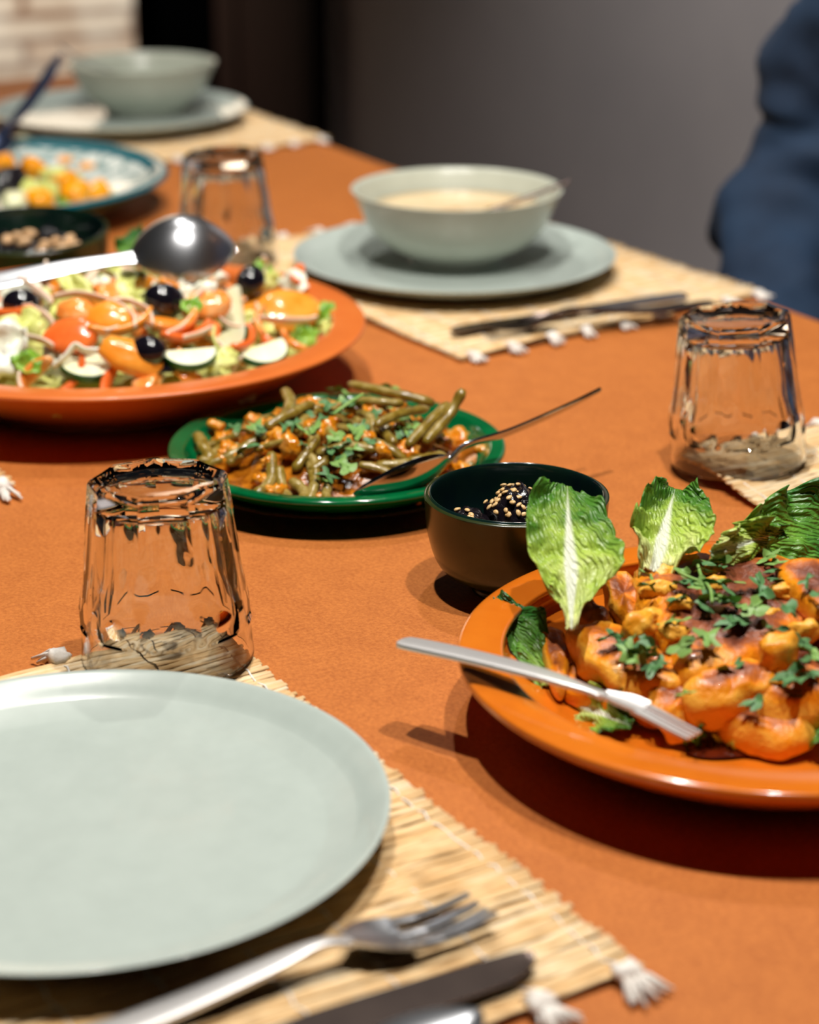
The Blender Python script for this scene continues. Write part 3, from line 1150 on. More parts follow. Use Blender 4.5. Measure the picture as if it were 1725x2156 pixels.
def patty(name, pxs, ha, hb, thick, seed, m, label, cat='fried chicken', group=None, N=56, rough=1.0, bulge=0.6, parent=None):
    """irregular fried piece: outline surveyed at its top edge (height ha at the back, hb at the front), rounded sides"""
    ys = [p[1] for p in pxs]
    y0, y1 = min(ys), max(ys)
    pts = []
    for px, py in pxs:
        h = ha + (hb - ha) * (py - y0) / (y1 - y0)
        pts.append(tuple(at(px, py, h)))
    loop = smooth_loop(pts, N)
    cx = Vector((sum(p[0] for p in loop) / N, sum(p[1] for p in loop) / N, sum(p[2] for p in loop) / N))
    loop = [Vector(p) - cx for p in loop]
    v, f, ed = [], [], []
    rings = [0.12, 0.28, 0.44, 0.58, 0.70, 0.80, 0.88, 0.945, 0.985, 1.0, 1.0, 0.97, 0.90, 0.7, 0.4]
    drops = [0, 0, 0, 0, 0.01, 0.03, 0.07, 0.14, 0.26, 0.42, 0.62, 0.82, 0.95, 1, 1]
    v.append(Vector((0, 0, thick * 0.10)))
    ed.append(0.0)
    for s, dp in zip(rings, drops):
        for p in loop:
            v.append(Vector((p.x * s, p.y * s, p.z * s + thick * 0.10 * (1 - s * s) - thick * dp)))
            ed.append(max(0, (s - 0.55) / 0.45) if dp < 0.5 else 1.0)
    v.append(Vector((0, 0, -thick)))
    ed.append(1.0)
    for k, p in enumerate(v):
        a = 0.0030 * rough * nz(p, 55, seed) + 0.0030 * rough * nz(p, 120, seed + 3) + 0.0016 * rough * nz(p, 290, seed + 5)
        r = Vector((p.x, p.y, 0))
        e = ed[k]
        p.z += a * (1 - 0.5 * e) + 0.0015 * e * nz(p, 90, seed + 9)
        if r.length > 1e-5:
            p += r.normalized() * (0.0050 * e * rough * nz(p, 75, seed + 11))
    for i in range(N):
        f.append((0, 1 + i, 1 + (i + 1) % N))
    for r in range(len(rings) - 1):
        for i in range(N):
            j = (i + 1) % N
            a = 1 + r * N
            f.append((a + i, a + N + i, a + N + j, a + j))
    L = 1 + (len(rings) - 1) * N
    for i in range(N):
        f.append((L + i, len(v) - 1, L + (i + 1) % N))
    o = mk(name, v, f, m, loc=cx, attr={'edge': ed}, parent=parent)
    if parent is None:
        tag(o, label, cat, group)
    return o


def leaf(name, base, tip, right, wl, wr, m, label, seed, bend=0.0, cup=0.3, ruffle=0.010, wrinkle=0.003, nu=36, nv=54, cat='lettuce leaf', group=None, facing=None):
    """lettuce leaf from base to tip; wl, wr: half widths along the way; bend: how far the tip curls over"""
    base, tip = Vector(base), Vector(tip)
    up = tip - base
    L = up.length
    up.normalize()
    right = Vector(right)
    right = (right - up * right.dot(up)).normalized()
    nrm = right.cross(up).normalized()
    if facing is not None and nrm.dot(Vector(facing)) < 0:
        nrm = -nrm
    wl_s = [w[0] for w in smooth_path([(w,) for w in wl], nv + 1)]
    wr_s = [w[0] for w in smooth_path([(w,) for w in wr], nv + 1)]
    v, f, uv = [], [], []
    for k in range(nv + 1):
        t = k / nv
        for i in range(nu + 1):
            u = i / nu * 2 - 1
            w = (wl_s[k] if u < 0 else wr_s[k])
            au = abs(u)
            x = u * w * (1 + 0.06 * noise.noise(Vector((t * 14, math.copysign(3, u), seed))) * au)
            p3 = Vector((x * 30, t * 9, seed))
            z = cup * w * au * au - bend * t * t
            z += ruffle * au ** 1.6 * noise.noise(Vector((t * 7 + seed, math.copysign(2, u) + u * 0.8, seed * 0.3)))
            z += wrinkle * min(1, au * 2.5) * (noise.noise(Vector((x * 160, t * L * 160 + au * 3, seed))) + 0.26 * math.sin((t * 26 - au * 7 * (1 - 0.3 * t)) + 5 * noise.noise(p3)) + 0.9 * noise.noise(Vector((x * 70, t * L * 90, seed + 2))))
            z -= 0.0016 * math.exp(-(au / 0.15) ** 2) * (1 - t)
            yy = t * L + 0.004 * au * noise.noise(Vector((u * 6, t * 12, seed + 4)))
            v.append(right * x + up * yy + nrm * z)
            uv.append((u * 0.5 + 0.5, t))
    for k in range(nv):
        for i in range(nu):
            q = k * (nu + 1) + i
            f.append((q, q + 1, q + nu + 2, q + nu + 1))
    o = mk(name, v, f, m, loc=base, uv=uv)
    so = o.modifiers.new('thickness', 'SOLIDIFY')
    so.thickness = 0.0006
    return tag(o, label, cat, group)


_herb_mesh = []


def herb_meshes():
    """a few shapes of chopped parsley leaf: lobed outline, cupped, with a bit of stalk"""
    rng = random.Random(4)
    for s in range(6):
        v, f = [], []
        N = 22
        ph = rng.uniform(0, 6)
        lob = rng.choice((3, 4, 5))
        asp = rng.uniform(0.45, 0.9)
        v.append((0, 0, 0.0006))
        for ring, q in ((1, 0.5), (2, 1.0)):
            for i in range(N):
                a = 2 * PI * i / N
                r = q * (0.72 + 0.28 * math.cos(lob * a + ph)) * (1 + 0.2 * rng.uniform(-1, 1))
                x, y = r * math.cos(a), r * math.sin(a) * asp
                v.append((x, y, 0.35 * (y * y) - 0.22 * x * x + 0.12 * math.sin(3 * a + ph) * q))
        for i in range(N):
            j = (i + 1) % N
            f.append((0, 1 + i, 1 + j))
            f.append((1 + i, 1 + N + i, 1 + N + j, 1 + j))
        b = len(v)
        sweep([(-0.6, 0, -0.05), (0.0, 0, 0.02)], [0.09, 0.06], [0.09, 0.06], None, 6, 2, v, f)
        me = mk('parsley_leaf', v, f, M['herb'] if s % 3 else M['herb_light'])
        _herb_mesh.append(me.data)
        bpy.data.objects.remove(me)


herb_meshes()


def herb(p, size, rng, label, group, tilt=0.5):
    o = bpy.data.objects.new('parsley_leaf', _herb_mesh[rng.randrange(6)])
    C.objects.link(o)
    o.location = p
    o.scale = (size, size, size)
    o.rotation_euler = (rng.uniform(-tilt, tilt), rng.uniform(-tilt, tilt), rng.uniform(0, 6.28))
    return tag(o, label, 'herb', group)


def orient_up(o, normal, spin):
    q = Vector(normal).to_track_quat('Z', 'Y')
    o.rotation_euler = (q.to_matrix() @ Matrix.Rotation(spin, 3, 'Z')).to_euler()


# ------------------------------------------------------------------ terracotta plate at the right
def inner(r, pts):
    for (a, za), (b, zb) in zip(pts, pts[1:]):
        if r <= b:
            return za + (zb - za) * (r - a) / (b - a)
    return pts[-1][1]


def terra_h(x, y):
    r = math.hypot(x - TC.x, y - TC.y) / 0.118
    return 0.010 + 0.044 * max(0.0, 1 - r * r)


FG = 'smaller fried pieces around the large one'
patty('fried_piece', [(1338, 1190), (1400, 1165), (1500, 1152), (1612, 1150), (1700, 1168), (1790, 1200), (1840, 1260), (1760, 1300), (1690, 1318), (1640, 1352),
                      (1570, 1384), (1500, 1392), (1440, 1396), (1410, 1345), (1372, 1290), (1346, 1240)], 0.060, 0.046, 0.018, 1, M['fried_brown'],
      'largest fried piece, browned and flat, on top of the heap under scattered parsley')
patty('fried_piece', [(1194, 1318), (1240, 1298), (1300, 1308), (1350, 1345), (1405, 1375), (1446, 1402), (1430, 1432), (1360, 1434), (1295, 1412), (1235, 1368)], 0.044, 0.036, 0.016, 2, M['fried_orange'],
      'bright orange fried piece with a parsley bunch at the left of the heap')
patty('fried_piece', [(1218, 1232), (1258, 1262), (1296, 1290), (1282, 1316), (1232, 1312), (1204, 1296)], 0.046, 0.036, 0.012, 3, M['fried_brown'],
      'dark brown three-cornered fried piece against the tall lettuce leaf', N=40)
patty('fried_piece', [(1268, 1204), (1318, 1196), (1344, 1226), (1362, 1272), (1330, 1306), (1304, 1284), (1282, 1246)], 0.052, 0.042, 0.016, 4, M['fried_orange'],
      'upright orange fried piece at the foot of the tall lettuce leaf', N=40)
patty('fried_piece', [(1140, 1322), (1182, 1314), (1200, 1360), (1198, 1416), (1176, 1434), (1150, 1392)], 0.034, 0.026, 0.012, 5, M['fried_orange'],
      'tan fried piece between the small dark lettuce leaf and the heap', N=40, rough=0.5)
patty('fried_piece', [(1190, 1392), (1260, 1402), (1330, 1436), (1400, 1470), (1380, 1500), (1290, 1478), (1200, 1440)], 0.026, 0.020, 0.012, 6, M['fried_brown'],
      'brown fried piece under the orange one, above the fork', N=40)
patty('fried_piece', [(1366, 1446), (1420, 1430), (1478, 1452), (1492, 1482), (1450, 1504), (1390, 1498)], 0.034, 0.026, 0.016, 7, M['fried_orange'],
      'small fried lump right of the fork at the front of the heap', N=40)
patty('fried_piece', [(1448, 1424), (1500, 1400), (1570, 1384), (1634, 1398), (1640, 1430), (1586, 1456), (1510, 1472), (1462, 1462)], 0.046, 0.036, 0.018, 8, M['fried_orange'],
      'yellow-orange fried piece just in front of the large one', N=44)
patty('fried_piece', [(1490, 1474), (1530, 1462), (1610, 1488), (1690, 1508), (1720, 1530), (1660, 1550), (1590, 1538), (1525, 1510)], 0.030, 0.022, 0.014, 9, M['fried_orange'],
      'long orange fried strip lowest at the front of the heap', N=44, rough=0.6)
patty('fried_piece', [(1592, 1446), (1640, 1428), (1720, 1432), (1790, 1450), (1780, 1478), (1700, 1488), (1620, 1478)], 0.040, 0.032, 0.016, 10, M['fried_orange'],
      'orange fried piece above the long strip at the right', N=44)
patty('fried_piece', [(1640, 1360), (1700, 1322), (1790, 1316), (1830, 1370), (1780, 1418), (1690, 1420), (1640, 1398)], 0.046, 0.038, 0.018, 12, M['fried'],
      'fried piece at the right edge of the photo below the large one', N=44)
patty('fried_piece', [(1640, 1180), (1700, 1172), (1800, 1190), (1850, 1260), (1800, 1300), (1720, 1276), (1668, 1228)], 0.068, 0.060, 0.012, 13, M['fried_brown'],
      'browned fried piece lying over the right side of the largest one', N=44, rough=0.7)
for i, (cx_, cy_, rx_, ry_, ha_, mm) in enumerate(((1860, 1400, 120, 46, 0.044, 'fried_orange'), (1950, 1310, 110, 44, 0.040, 'fried_brown'), (1830, 1480, 110, 34, 0.032, 'fried_orange'),
                                                 (1990, 1400, 90, 40, 0.030, 'fried'), (1900, 1230, 100, 34, 0.042, 'fried_orange'), (1930, 1470, 70, 30, 0.026, 'fried_brown'))):
    patty('fried_piece', [(cx_ + rx_ * math.cos(a) * (1 + 0.12 * math.sin(3 * a + i)), cy_ + ry_ * math.sin(a) * (1 + 0.12 * math.cos(2 * a + i))) for a in [k * 0.785 for k in range(8)]],
          ha_, ha_ - 0.008, 0.018, 40 + i, M[mm], 'fried piece on the right half of the terracotta plate', group='fried pieces on the right half of the plate', N=40)
# lumps and beans of batter on the heap
rng = random.Random(21)
lumps = [(1660, 1246, 0.0105, 0.005, 'bright orange lump of batter on the right of the large fried piece'), (1400, 1206, 0.008, 0.0045, None), (1384, 1240, 0.008, 0.0045, None), (1444, 1184, 0.008, 0.004, None),
         (1500, 1204, 0.008, 0.004, None), (1432, 1270, 0.007, 0.004, None), (1372, 1296, 0.007, 0.004, None), (1500, 1228, 0.007, 0.004, None),
         (1618, 1300, 0.007, 0.005, None), (1640, 1372, 0.010, 0.009, 'round tan lump in front of the large fried piece'),
         (1420, 1330, 0.008, 0.005, None), (1700, 1330, 0.008, 0.006, None), (1345, 1322, 0.0085, 0.008, 'round shiny tan bean between the left fried piece and the large one')]


def heap_h(x, y):
    return terra_h(x, y) + 0.008


for i, (px, py, a, b, lab) in enumerate(lumps):
    v, f = blob((a, a * 0.62, b), 0.45, 1.6, 30 + i, 3)
    p = at(px, py, 0.056 if py < 1290 else 0.050 if py < 1390 else 0.04)
    tan = lab is not None and 'tan' in lab
    o = mk('batter_lump', v, f, M['fried_orange'], loc=p, rot=(rng.uniform(-.3, .3), rng.uniform(-.3, .3), rng.uniform(-.7, .7)), attr={'edge': [0.75 if tan else 1.05] * len(v)})
    tag(o, lab or 'small orange lump of batter on the large fried piece', 'batter lump', None if lab else 'orange batter lumps')

CAMV = Vector((0, -0.93, 0.36))
RX = Vector((1, 0, 0))
leaf('lettuce_leaf', atd(1204, 1322, 0.985), atd(1196, 1012, 1.045), RX, [0.0023, 0.0042, 0.0074, 0.0121, 0.0176, 0.0204, 0.0209, 0.0209, 0.0204, 0.0181, 0.0093], [0.0023, 0.0046, 0.0097, 0.0172, 0.0251, 0.0260, 0.0237, 0.0213, 0.0186, 0.0148, 0.0084], M['leaf'],
     'tall upright romaine leaf with a white rib in front of the small dark bowl', 2, bend=0.004, cup=0.20, ruffle=0.013, wrinkle=0.0026, facing=CAMV)
leaf('lettuce_leaf', atd(1374, 1200, 1.03), atd(1424, 1014, 1.07), RX, [0.0062, 0.0086, 0.0120, 0.0149, 0.0158, 0.0154, 0.0139, 0.0120, 0.0096, 0.0053], [0.0096, 0.0158, 0.0211, 0.0245, 0.0250, 0.0240, 0.0221, 0.0192, 0.0158, 0.0106], M['leaf'],
     'second upright romaine leaf behind the heap, shorter and broader', 5, bend=0.006, cup=0.4, ruffle=0.014, wrinkle=0.0028, facing=CAMV)
leaf('lettuce_leaf', atd(1525, 1150, 1.05), atd(1830, 1090, 1.10), (0, 0.75, 0.65), [0.006, 0.010, 0.015, 0.019, 0.021, 0.020, 0.016, 0.006], [0.004, 0.010, 0.016, 0.021, 0.024, 0.022, 0.018, 0.006], M['leaf_dark'],
     'dark lettuce leaf lying over the back rim at the right edge', 8, bend=0.0, cup=0.3, ruffle=0.020, wrinkle=0.003, facing=CAMV)
leaf('lettuce_leaf', atd(1500, 1165, 1.03), atd(1650, 1120, 1.06), (0.2, 0.6, 0.75), [0.004, 0.008, 0.010, 0.010, 0.007, 0.003], [0.004, 0.008, 0.011, 0.011, 0.008, 0.003], M['leaf'],
     'pale green lettuce tip peeping out behind the large fried piece', 9, cup=0.3, ruffle=0.016, wrinkle=0.003, facing=CAMV)
leaf('lettuce_leaf', at(1160, 1440, 0.018), at(1050, 1254, 0.040), (1, 0, 0.35), [0.005, 0.008, 0.007, 0.009, 0.007, 0.0065, 0.0045, 0.003], [0.005, 0.007, 0.008, 0.010, 0.016, 0.011, 0.006, 0.003], M['leaf_dark'],
     'small dark green lettuce leaf at the left side of the terracotta plate', 11, cup=0.3, ruffle=0.008, wrinkle=0.002, facing=CAMV)
for i, (a, b, lab, mm) in enumerate((((1420, 1530, 0.016), (1500, 1505, 0.024), 'dark lettuce scrap by the fork tip under the heap', 'leaf_dark'),
                                     ((1500, 1545, 0.014), (1640, 1520, 0.020), 'lettuce scrap under the long orange strip', 'leaf'),
                                     ((1655, 1560, 0.014), (1790, 1480, 0.032), 'green lettuce piece at the front right edge', 'leaf_dark'),
                                     ((1200, 1470, 0.016), (1330, 1530, 0.014), 'pale lettuce shred under the fork handle', 'leaf'))):
    leaf('lettuce_leaf', at(*a), at(*b), (0.2, 0.6, 0.6), [0.004, 0.010, 0.012, 0.010, 0.003], [0.003, 0.008, 0.010, 0.008, 0.003], M[mm], lab, 20 + i, cup=0.3, ruffle=0.012, wrinkle=0.003, facing=CAMV, nu=20, nv=28)
# red-brown pan juice on the plate
v, f = lathe([(0, 0.0022), (0.5, 0.0022), (0.85, 0.0018), (1.0, 0.0)], 48, lambda r, z, a: r * (1 + 0.15 * math.sin(3 * a + 1) + 0.1 * math.sin(5 * a)))
p = at(1560, 1545, 0.0095)
o = mk('pan_juice', [(x * 0.036, y * 0.022, z) for x, y, z in v], f, M['oil'], loc=(p.x, p.y, TZ + 0.0095))
tag(o, 'dark red pan juice pooled at the front of the terracotta plate', 'sauce', kind='stuff')

# chopped parsley over the fried pieces
HG = 'chopped parsley on the fried pieces'
HL = 'chopped parsley leaf on the fried pieces of the terracotta plate'
spots = [(1470, 1188), (1485, 1200), (1515, 1180), (1520, 1192), (1495, 1165 + 20), (1440, 1205), (1430, 1225), (1462, 1225), (1480, 1235), (1500, 1250), (1490, 1262), (1475, 1272), (1530, 1262),
         (1545, 1270), (1520, 1232), (1540, 1225), (1425, 1262), (1362, 1208), (1366, 1232), (1406, 1308), (1434, 1308), (1540, 1305), (1550, 1310), (1490, 1338), (1470, 1345), (1435, 1364), (1615, 1172),
         (1632, 1185), (1642, 1200), (1600, 1228), (1608, 1244), (1640, 1220), (1700, 1220), (1660, 1280), (1590, 1280), (1620, 1318), (1635, 1325), (1690, 1352), (1700, 1370), (1688, 1390), (1720, 1378),
         (1530, 1410), (1545, 1402), (1660, 1420), (1680, 1428), (1705, 1418), (1440, 1460), (1590, 1478), (1285, 1460), (1390, 1392), (1375, 1405), (1725, 1250), (1555, 1275), (1510, 1256)]
rng = random.Random(77)
for px, py in spots:
    h = 0.062 if py < 1240 else 0.060 if py < 1300 else 0.055 if py < 1350 else 0.050 if py < 1395 else 0.044 if py < 1440 else 0.034
    if py > 1380 and px < 1450:
        h = 0.042
    if px > 1650 and py < 1300:
        h += 0.008
    herb(at(px, py, h), rng.uniform(0.0055, 0.0100), rng, HL, HG, 0.6)
for px, py in ((1325, 1372), (1345, 1362), (1338, 1384), (1318, 1358), (1360, 1350), (1352, 1374), (1372, 1368), (1298, 1345), (1285, 1340), (1330, 1340)):
    herb(at(px, py, 0.047), rng.uniform(0.006, 0.010), rng, 'parsley leaf in the bunch on the left orange fried piece', 'parsley bunch on the left fried piece', 0.9)
for pts, lab in ((((1470, 1190), (1478, 1215), (1496, 1240), (1500, 1268)), 'parsley sprig stalk lying across the largest fried piece'), (((1430, 1205), (1470, 1222), (1520, 1226)), 'short parsley stalk crossing the sprig on the largest fried piece')):
    path = smooth_path([tuple(at(x, y, 0.0635)) for x, y in pts], 14)
    b0 = Vector(path[0])
    v, f = sweep([Vector(q) - b0 for q in path], 0.0009, 0.0009, None, 6)
    tag(mk('parsley_stalk', v, f, M['herb_light'], loc=b0), lab, 'herb')


# ------------------------------------------------------------------ small bowl: black prunes and sesame
def strand_lump(name, p, size, seed, label, cat='prune'):
    """wrinkled glossy black lump with ridges along it"""
    vs, fs = ico(4)
    out = []
    for q in vs:
        d = 1 + 0.18 * nz(q, 1.6, seed) + 0.07 * math.sin(q.x * 15 + 4 * nz(q, 1.5, seed + 2)) + 0.05 * nz(q, 5, seed + 4)
        out.append(Vector((q.x * size[0] * d, q.y * size[1] * d, q.z * size[2] * d)))
    o = mk(name, out, fs, M['black_food'], loc=p, rot=(0, 0, 0.3))
    return tag(o, label, cat), out, fs


v_ses = None
rng = random.Random(5)
v, f = blob((0.0021, 0.0012, 0.0009), 0.12, 1.2, 3, 2)
v = [Vector((p.x, p.y * (1.15 - 0.25 * p.x / 0.0021), p.z)) for p in v]
ses0 = mk('sesame_seed', v, f, M['sesame'])
first_seed = [ses0]


def seed_at(p, nrm, label, group):
    o = first_seed.pop() if first_seed else ses0.copy()
    if o is not ses0:
        C.objects.link(o)
    o.location = p
    orient_up(o, nrm, rng.uniform(0, 6.28))
    return tag(o, label, 'seed', group)


o, vv, ff = strand_lump('prune', Vector((SB.x + 0.001, SB.y + 0.002, TZ + 0.038)), (0.019, 0.018, 0.021), 2, 'large glossy black prune covered with sesame in the small dark bowl')
cands = [p for p in vv if p.z > 0.009 and p.y < 0.012]
ctr = Vector(o.location)
for k in range(40):
    p = rng.choice(cands)
    if k < 26:
        p = min((rng.choice(cands) for _ in range(4)), key=lambda q: (q - Vector((-0.008, -0.006, 0.022))).length)
    seed_at(ctr + Matrix.Rotation(0.3, 3, 'Z') @ p * 1.02, (p.normalized() + Vector((rng.uniform(-.3, .3), rng.uniform(-.3, .3), 0.2))), 'toasted sesame seed on the large prune in the small dark bowl', 'sesame seeds on the large prune')
o, vv, ff = strand_lump('prune', Vector((SB.x - 0.027, SB.y - 0.008, TZ + 0.0405)), (0.014, 0.012, 0.0085), 6, 'smaller black prune at the left of the small dark bowl')
cands = [p for p in vv if p.z > 0.006]
ctr = Vector(o.location)
for k in range(7):
    p = rng.choice(cands)
    seed_at(ctr + Matrix.Rotation(0.3, 3, 'Z') @ p * 1.02, p.normalized() + Vector((rng.uniform(-.3, .3), rng.uniform(-.3, .3), 0.2)), 'toasted sesame seed on the smaller prune in the small dark bowl', 'sesame seeds on the smaller prune')
o, vv, ff = strand_lump('prune', Vector((SB.x - 0.010, SB.y - 0.022, TZ + 0.037)), (0.015, 0.011, 0.009), 9, 'black prune nearest the front wall of the small dark bowl')
cands = [p for p in vv if p.z > 0.004]
ctr = Vector(o.location)
for k in range(14):
    p = rng.choice(cands)
    seed_at(ctr + Matrix.Rotation(0.3, 3, 'Z') @ p * 1.02, p.normalized() + Vector((rng.uniform(-.3, .3), rng.uniform(-.3, .3), 0.2)), 'toasted sesame seed on the front prune in the small dark bowl', 'sesame seeds on the front prune')

for k, (dx, dy) in enumerate(((0.0, 0.0), (-0.014, 0.010), (0.012, -0.012), (0.014, 0.014), (-0.012, -0.010))):
    v, f = blob((0.013, 0.012, 0.009), 0.3, 1.8, 200 + k, 3)
    tag(mk('prune', v, f, M['black_food'], loc=(SB.x + dx, SB.y + dy, TZ + 0.018)), 'black prune at the bottom of the small dark bowl under the larger ones', 'prune', 'prunes at the bottom of the small bowl')

# the other dark bowl: prunes and almonds
rng = random.Random(15)
for k in range(13):
    a, r = rng.uniform(0, 6.28), 0.046 * math.sqrt(rng.random())
    v, f = blob((0.014, 0.012, 0.011), 0.35, 1.8, k, 3)
    o = mk('prune', v, f, M['black_food'], loc=(DB.x + r * math.cos(a), DB.y + r * math.sin(a), TZ + 0.034 + 0.006 * rng.random()))
    tag(o, 'black prune heaped in the dark green bowl behind the salad', 'prune', 'prunes in the dark bowl behind the salad')
for px, py in ((36, 498), (62, 492), (50, 510), (118, 508), (130, 522), (158, 520), (98, 515), (16, 505), (86, 528), (146, 506)):
    v, f = blob((0.0075, 0.005, 0.004), 0.2, 1.2, px, 2)
    o = mk('almond', v, f, M['almond'], loc=at(px, py, 0.052), rot=(rng.uniform(-.5, .5), rng.uniform(-.5, .5), rng.uniform(0, 3)))
    tag(o, 'toasted almond on the prunes in the dark green bowl behind the salad', 'almond', 'almonds in the dark bowl behind the salad')


# ------------------------------------------------------------------ green plate: stewed beans
def green_h(x, y):
    d = math.hypot(x - GC.x, y - GC.y)
    r = d / 0.094
    return max(0.007 + 0.034 * max(0.0, 1 - r * r) + 0.004 * nz((x, y, 0), 40, 2),
               inner(d, [(0, 0.008), (0.066, 0.0095), (0.0806, 0.014), (0.091, 0.0195), (0.096, 0.026)]))


v, f = [], []
n1, n2 = 64, 26
v.append(Vector((0, 0, green_h(GC.x, GC.y) - 0.004)))
for k in range(1, n2 + 1):
    for i in range(n1):
        a = 2 * PI * i / n1
        r = 0.088 * k / n2
        x, y = r * math.cos(a), r * math.sin(a)
        p = Vector((x, y, 0))
        z = max(inner(r, [(0, 0.006), (0.066, 0.0085), (0.0806, 0.0135), (0.091, 0.0195)]), green_h(GC.x + x, GC.y + y) - 0.005 + 0.004 * nz(p, 80, 4) + 0.0025 * nz(p, 170, 5))
        v.append(Vector((x, y, z)))
for i in range(n1):
    f.append((0, 1 + i, 1 + (i + 1) % n1))
for k in range(n2 - 1):
    for i in range(n1):
        a = 1 + k * n1
        f.append((a + i, a + n1 + i, a + n1 + (i + 1) % n1, a + (i + 1) % n1))
tag(mk('bean_sauce', v, f, M['sauce'], loc=(GC.x, GC.y, TZ)), 'orange-brown tomato and onion sauce under the green beans', 'sauce', kind='stuff')


def bean(pts, r, label, group=None, seed=0, m='bean'):
    path = [Vector(q) for q in smooth_path([tuple(p) for p in pts], 14)]
    b0 = path[0].copy()
    rad = [r * (0.55 if i in (0, 13) else 0.9 if i in (1, 12) else 1.0 + 0.10 * math.sin(i * 1.9 + seed)) for i in range(14)]
    v, f = sweep([p - b0 for p in path], rad, [q * 0.82 for q in rad], None, 10)
    return tag(mk('green_bean', v, f, M[m], loc=b0), label, 'green bean', group)


# the beans that stand out
bean([at(858, 938, 0.036), at(905, 888, 0.044), at(944, 850, 0.050)], 0.0036, 'stewed green bean slanting up just left of the raised one')
bean([at(895, 932, 0.036), at(945, 874, 0.046), at(976, 820, 0.060)], 0.0036, 'green bean raised highest, its tip above the right plate rim')
bean([at(735, 808, 0.046), at(800, 822, 0.046), at(866, 836, 0.044), at(915, 850, 0.040)], 0.0038, 'long green bean lying along the back of the heap')
bean([at(750, 842, 0.046), at(800, 846, 0.048), at(850, 850, 0.046)], 0.0034, 'green bean just in front of the long one at the back')
bean([at(790, 896, 0.046), at(840, 872, 0.048), at(900, 860, 0.044)], 0.0034, 'green bean pointing at the slanting pair on the green plate')
bean([at(545, 1018, 0.014), at(590, 1024, 0.013), at(640, 1028, 0.012)], 0.0040, 'pale green bean lying in the sauce at the front left rim', m='bean')
bean([at(416, 915, 0.024), at(428, 940, 0.022), at(446, 970, 0.018)], 0.0042, 'green bean end sticking up at the left rim of the green plate')
bean([at(440, 890, 0.026), at(470, 902, 0.024)], 0.0040, 'short orange-tinted bean stub at the left of the green plate', m='chunk')
bean([at(420, 966, 0.020), at(460, 974, 0.018), at(500, 964, 0.020)], 0.0036, 'green bean lying near the left rim above the glass')
bean([at(600, 822, 0.044), at(612, 850, 0.044), at(600, 880, 0.042)], 0.0042, 'glistening green bean standing at the upper left of the heap')
bean([at(860, 975, 0.030), at(900, 968, 0.030), at(935, 962, 0.028)], 0.0050, 'yellowish green bean lying on the spoon neck')
bean([at(560, 900, 0.042), at(610, 872, 0.046), at(660, 850, 0.048)], 0.0038, 'green bean rising to the right in the middle left of the heap')
bean([at(1000, 940, 0.020), at(1030, 955, 0.016)], 0.0046, 'bean end lying under the spoon handle by the right rim', m='chunk')
rng = random.Random(9)
for k in range(60):
    a, r = rng.uniform(0, 6.28), 0.080 * math.sqrt(rng.random())
    L = rng.uniform(0.018, 0.042)
    d = rng.uniform(0, PI)
    x, y = GC.x + r * math.cos(a), GC.y + r * math.sin(a)
    pts = []
    bow = rng.uniform(-0.005, 0.005)
    for q in (-0.5, 0, 0.5):
        xx = x + math.cos(d) * q * L - math.sin(d) * (bow if q == 0 else 0)
        yy = y + math.sin(d) * q * L + math.cos(d) * (bow if q == 0 else 0)
        rr = math.hypot(xx - GC.x, yy - GC.y)
        if rr > 0.088:
            xx, yy = GC.x + (xx - GC.x) * 0.088 / rr, GC.y + (yy - GC.y) * 0.088 / rr
        pts.append(Vector((xx, yy, TZ + green_h(xx, yy) + rng.uniform(-0.002, 0.004))))
    bean(pts, rng.uniform(0.0028, 0.0038), 'stewed green bean in the heap on the green plate', 'green beans in the heap', k)
rng = random.Random(19)
cl = []
for k in range(5):
    v, f = blob((0.0068, 0.0056, 0.0046), 0.5, 2.0, k * 3, 3)
    cl.append(mk('tomato_lump', v, f, M['chunk']))
used = set()
for k in range(90):
    a, r = rng.uniform(0, 6.28), 0.086 * math.sqrt(rng.random())
    x, y = GC.x + r * math.cos(a), GC.y + r * math.sin(a)
    src = cl[k % 5]
    if k < 5:
        o = src
    else:
        o = src.copy()
        C.objects.link(o)
    s = rng.uniform(0.55, 1.45)
    o.scale = (s, s, s)
    o.location = (x, y, TZ + green_h(x, y) + rng.uniform(-0.002, 0.002))
    o.rotation_euler = (rng.uniform(-1, 1), rng.uniform(-1, 1), rng.uniform(0, 6))
    tag(o, 'lump of stewed tomato and onion among the green beans', 'tomato lump', 'tomato lumps among the beans')
HG2 = 'chopped parsley on the green beans'
rng = random.Random(31)
spots = [(700, 925), (715, 940), (695, 945), (725, 960), (720, 975), (738, 930), (712, 915), (850, 905), (862, 915), (840, 912), (870, 900), (755, 905), (765, 895), (740, 900), (725, 870), (735, 850), (720, 845),
         (700, 870), (680, 880), (660, 900), (640, 905), (540, 900), (520, 908), (555, 905), (500, 900), (600, 895), (590, 880), (620, 890), (625, 860), (650, 870), (810, 820), (830, 818), (805, 860), (820, 852), (790, 868),
         (525, 940), (690, 1000), (680, 1010), (780, 930), (640, 935), (860, 885), (760, 850), (690, 850), (710, 820), (745, 945), (730, 985)]
for px, py in spots:
    herb(on(px, py, green_h, 0.007), rng.uniform(0.0055, 0.0100), rng, 'chopped parsley leaf on the stewed green beans', HG2, 0.5)
path = smooth_path([tuple(at(702, 872, 0.050)), tuple(at(735, 848, 0.054)), tuple(at(765, 830, 0.056))], 12)
b0 = Vector(path[0])
v, f = sweep([Vector(q) - b0 for q in path], [0.0012 + 0.0004 * math.sin(i / 11 * PI) for i in range(12)], 0.0009, None, 6)
tag(mk('parsley_stalk', v, f, M['herb_light'], loc=b0), 'bright green parsley stalk on top of the bean heap', 'herb')
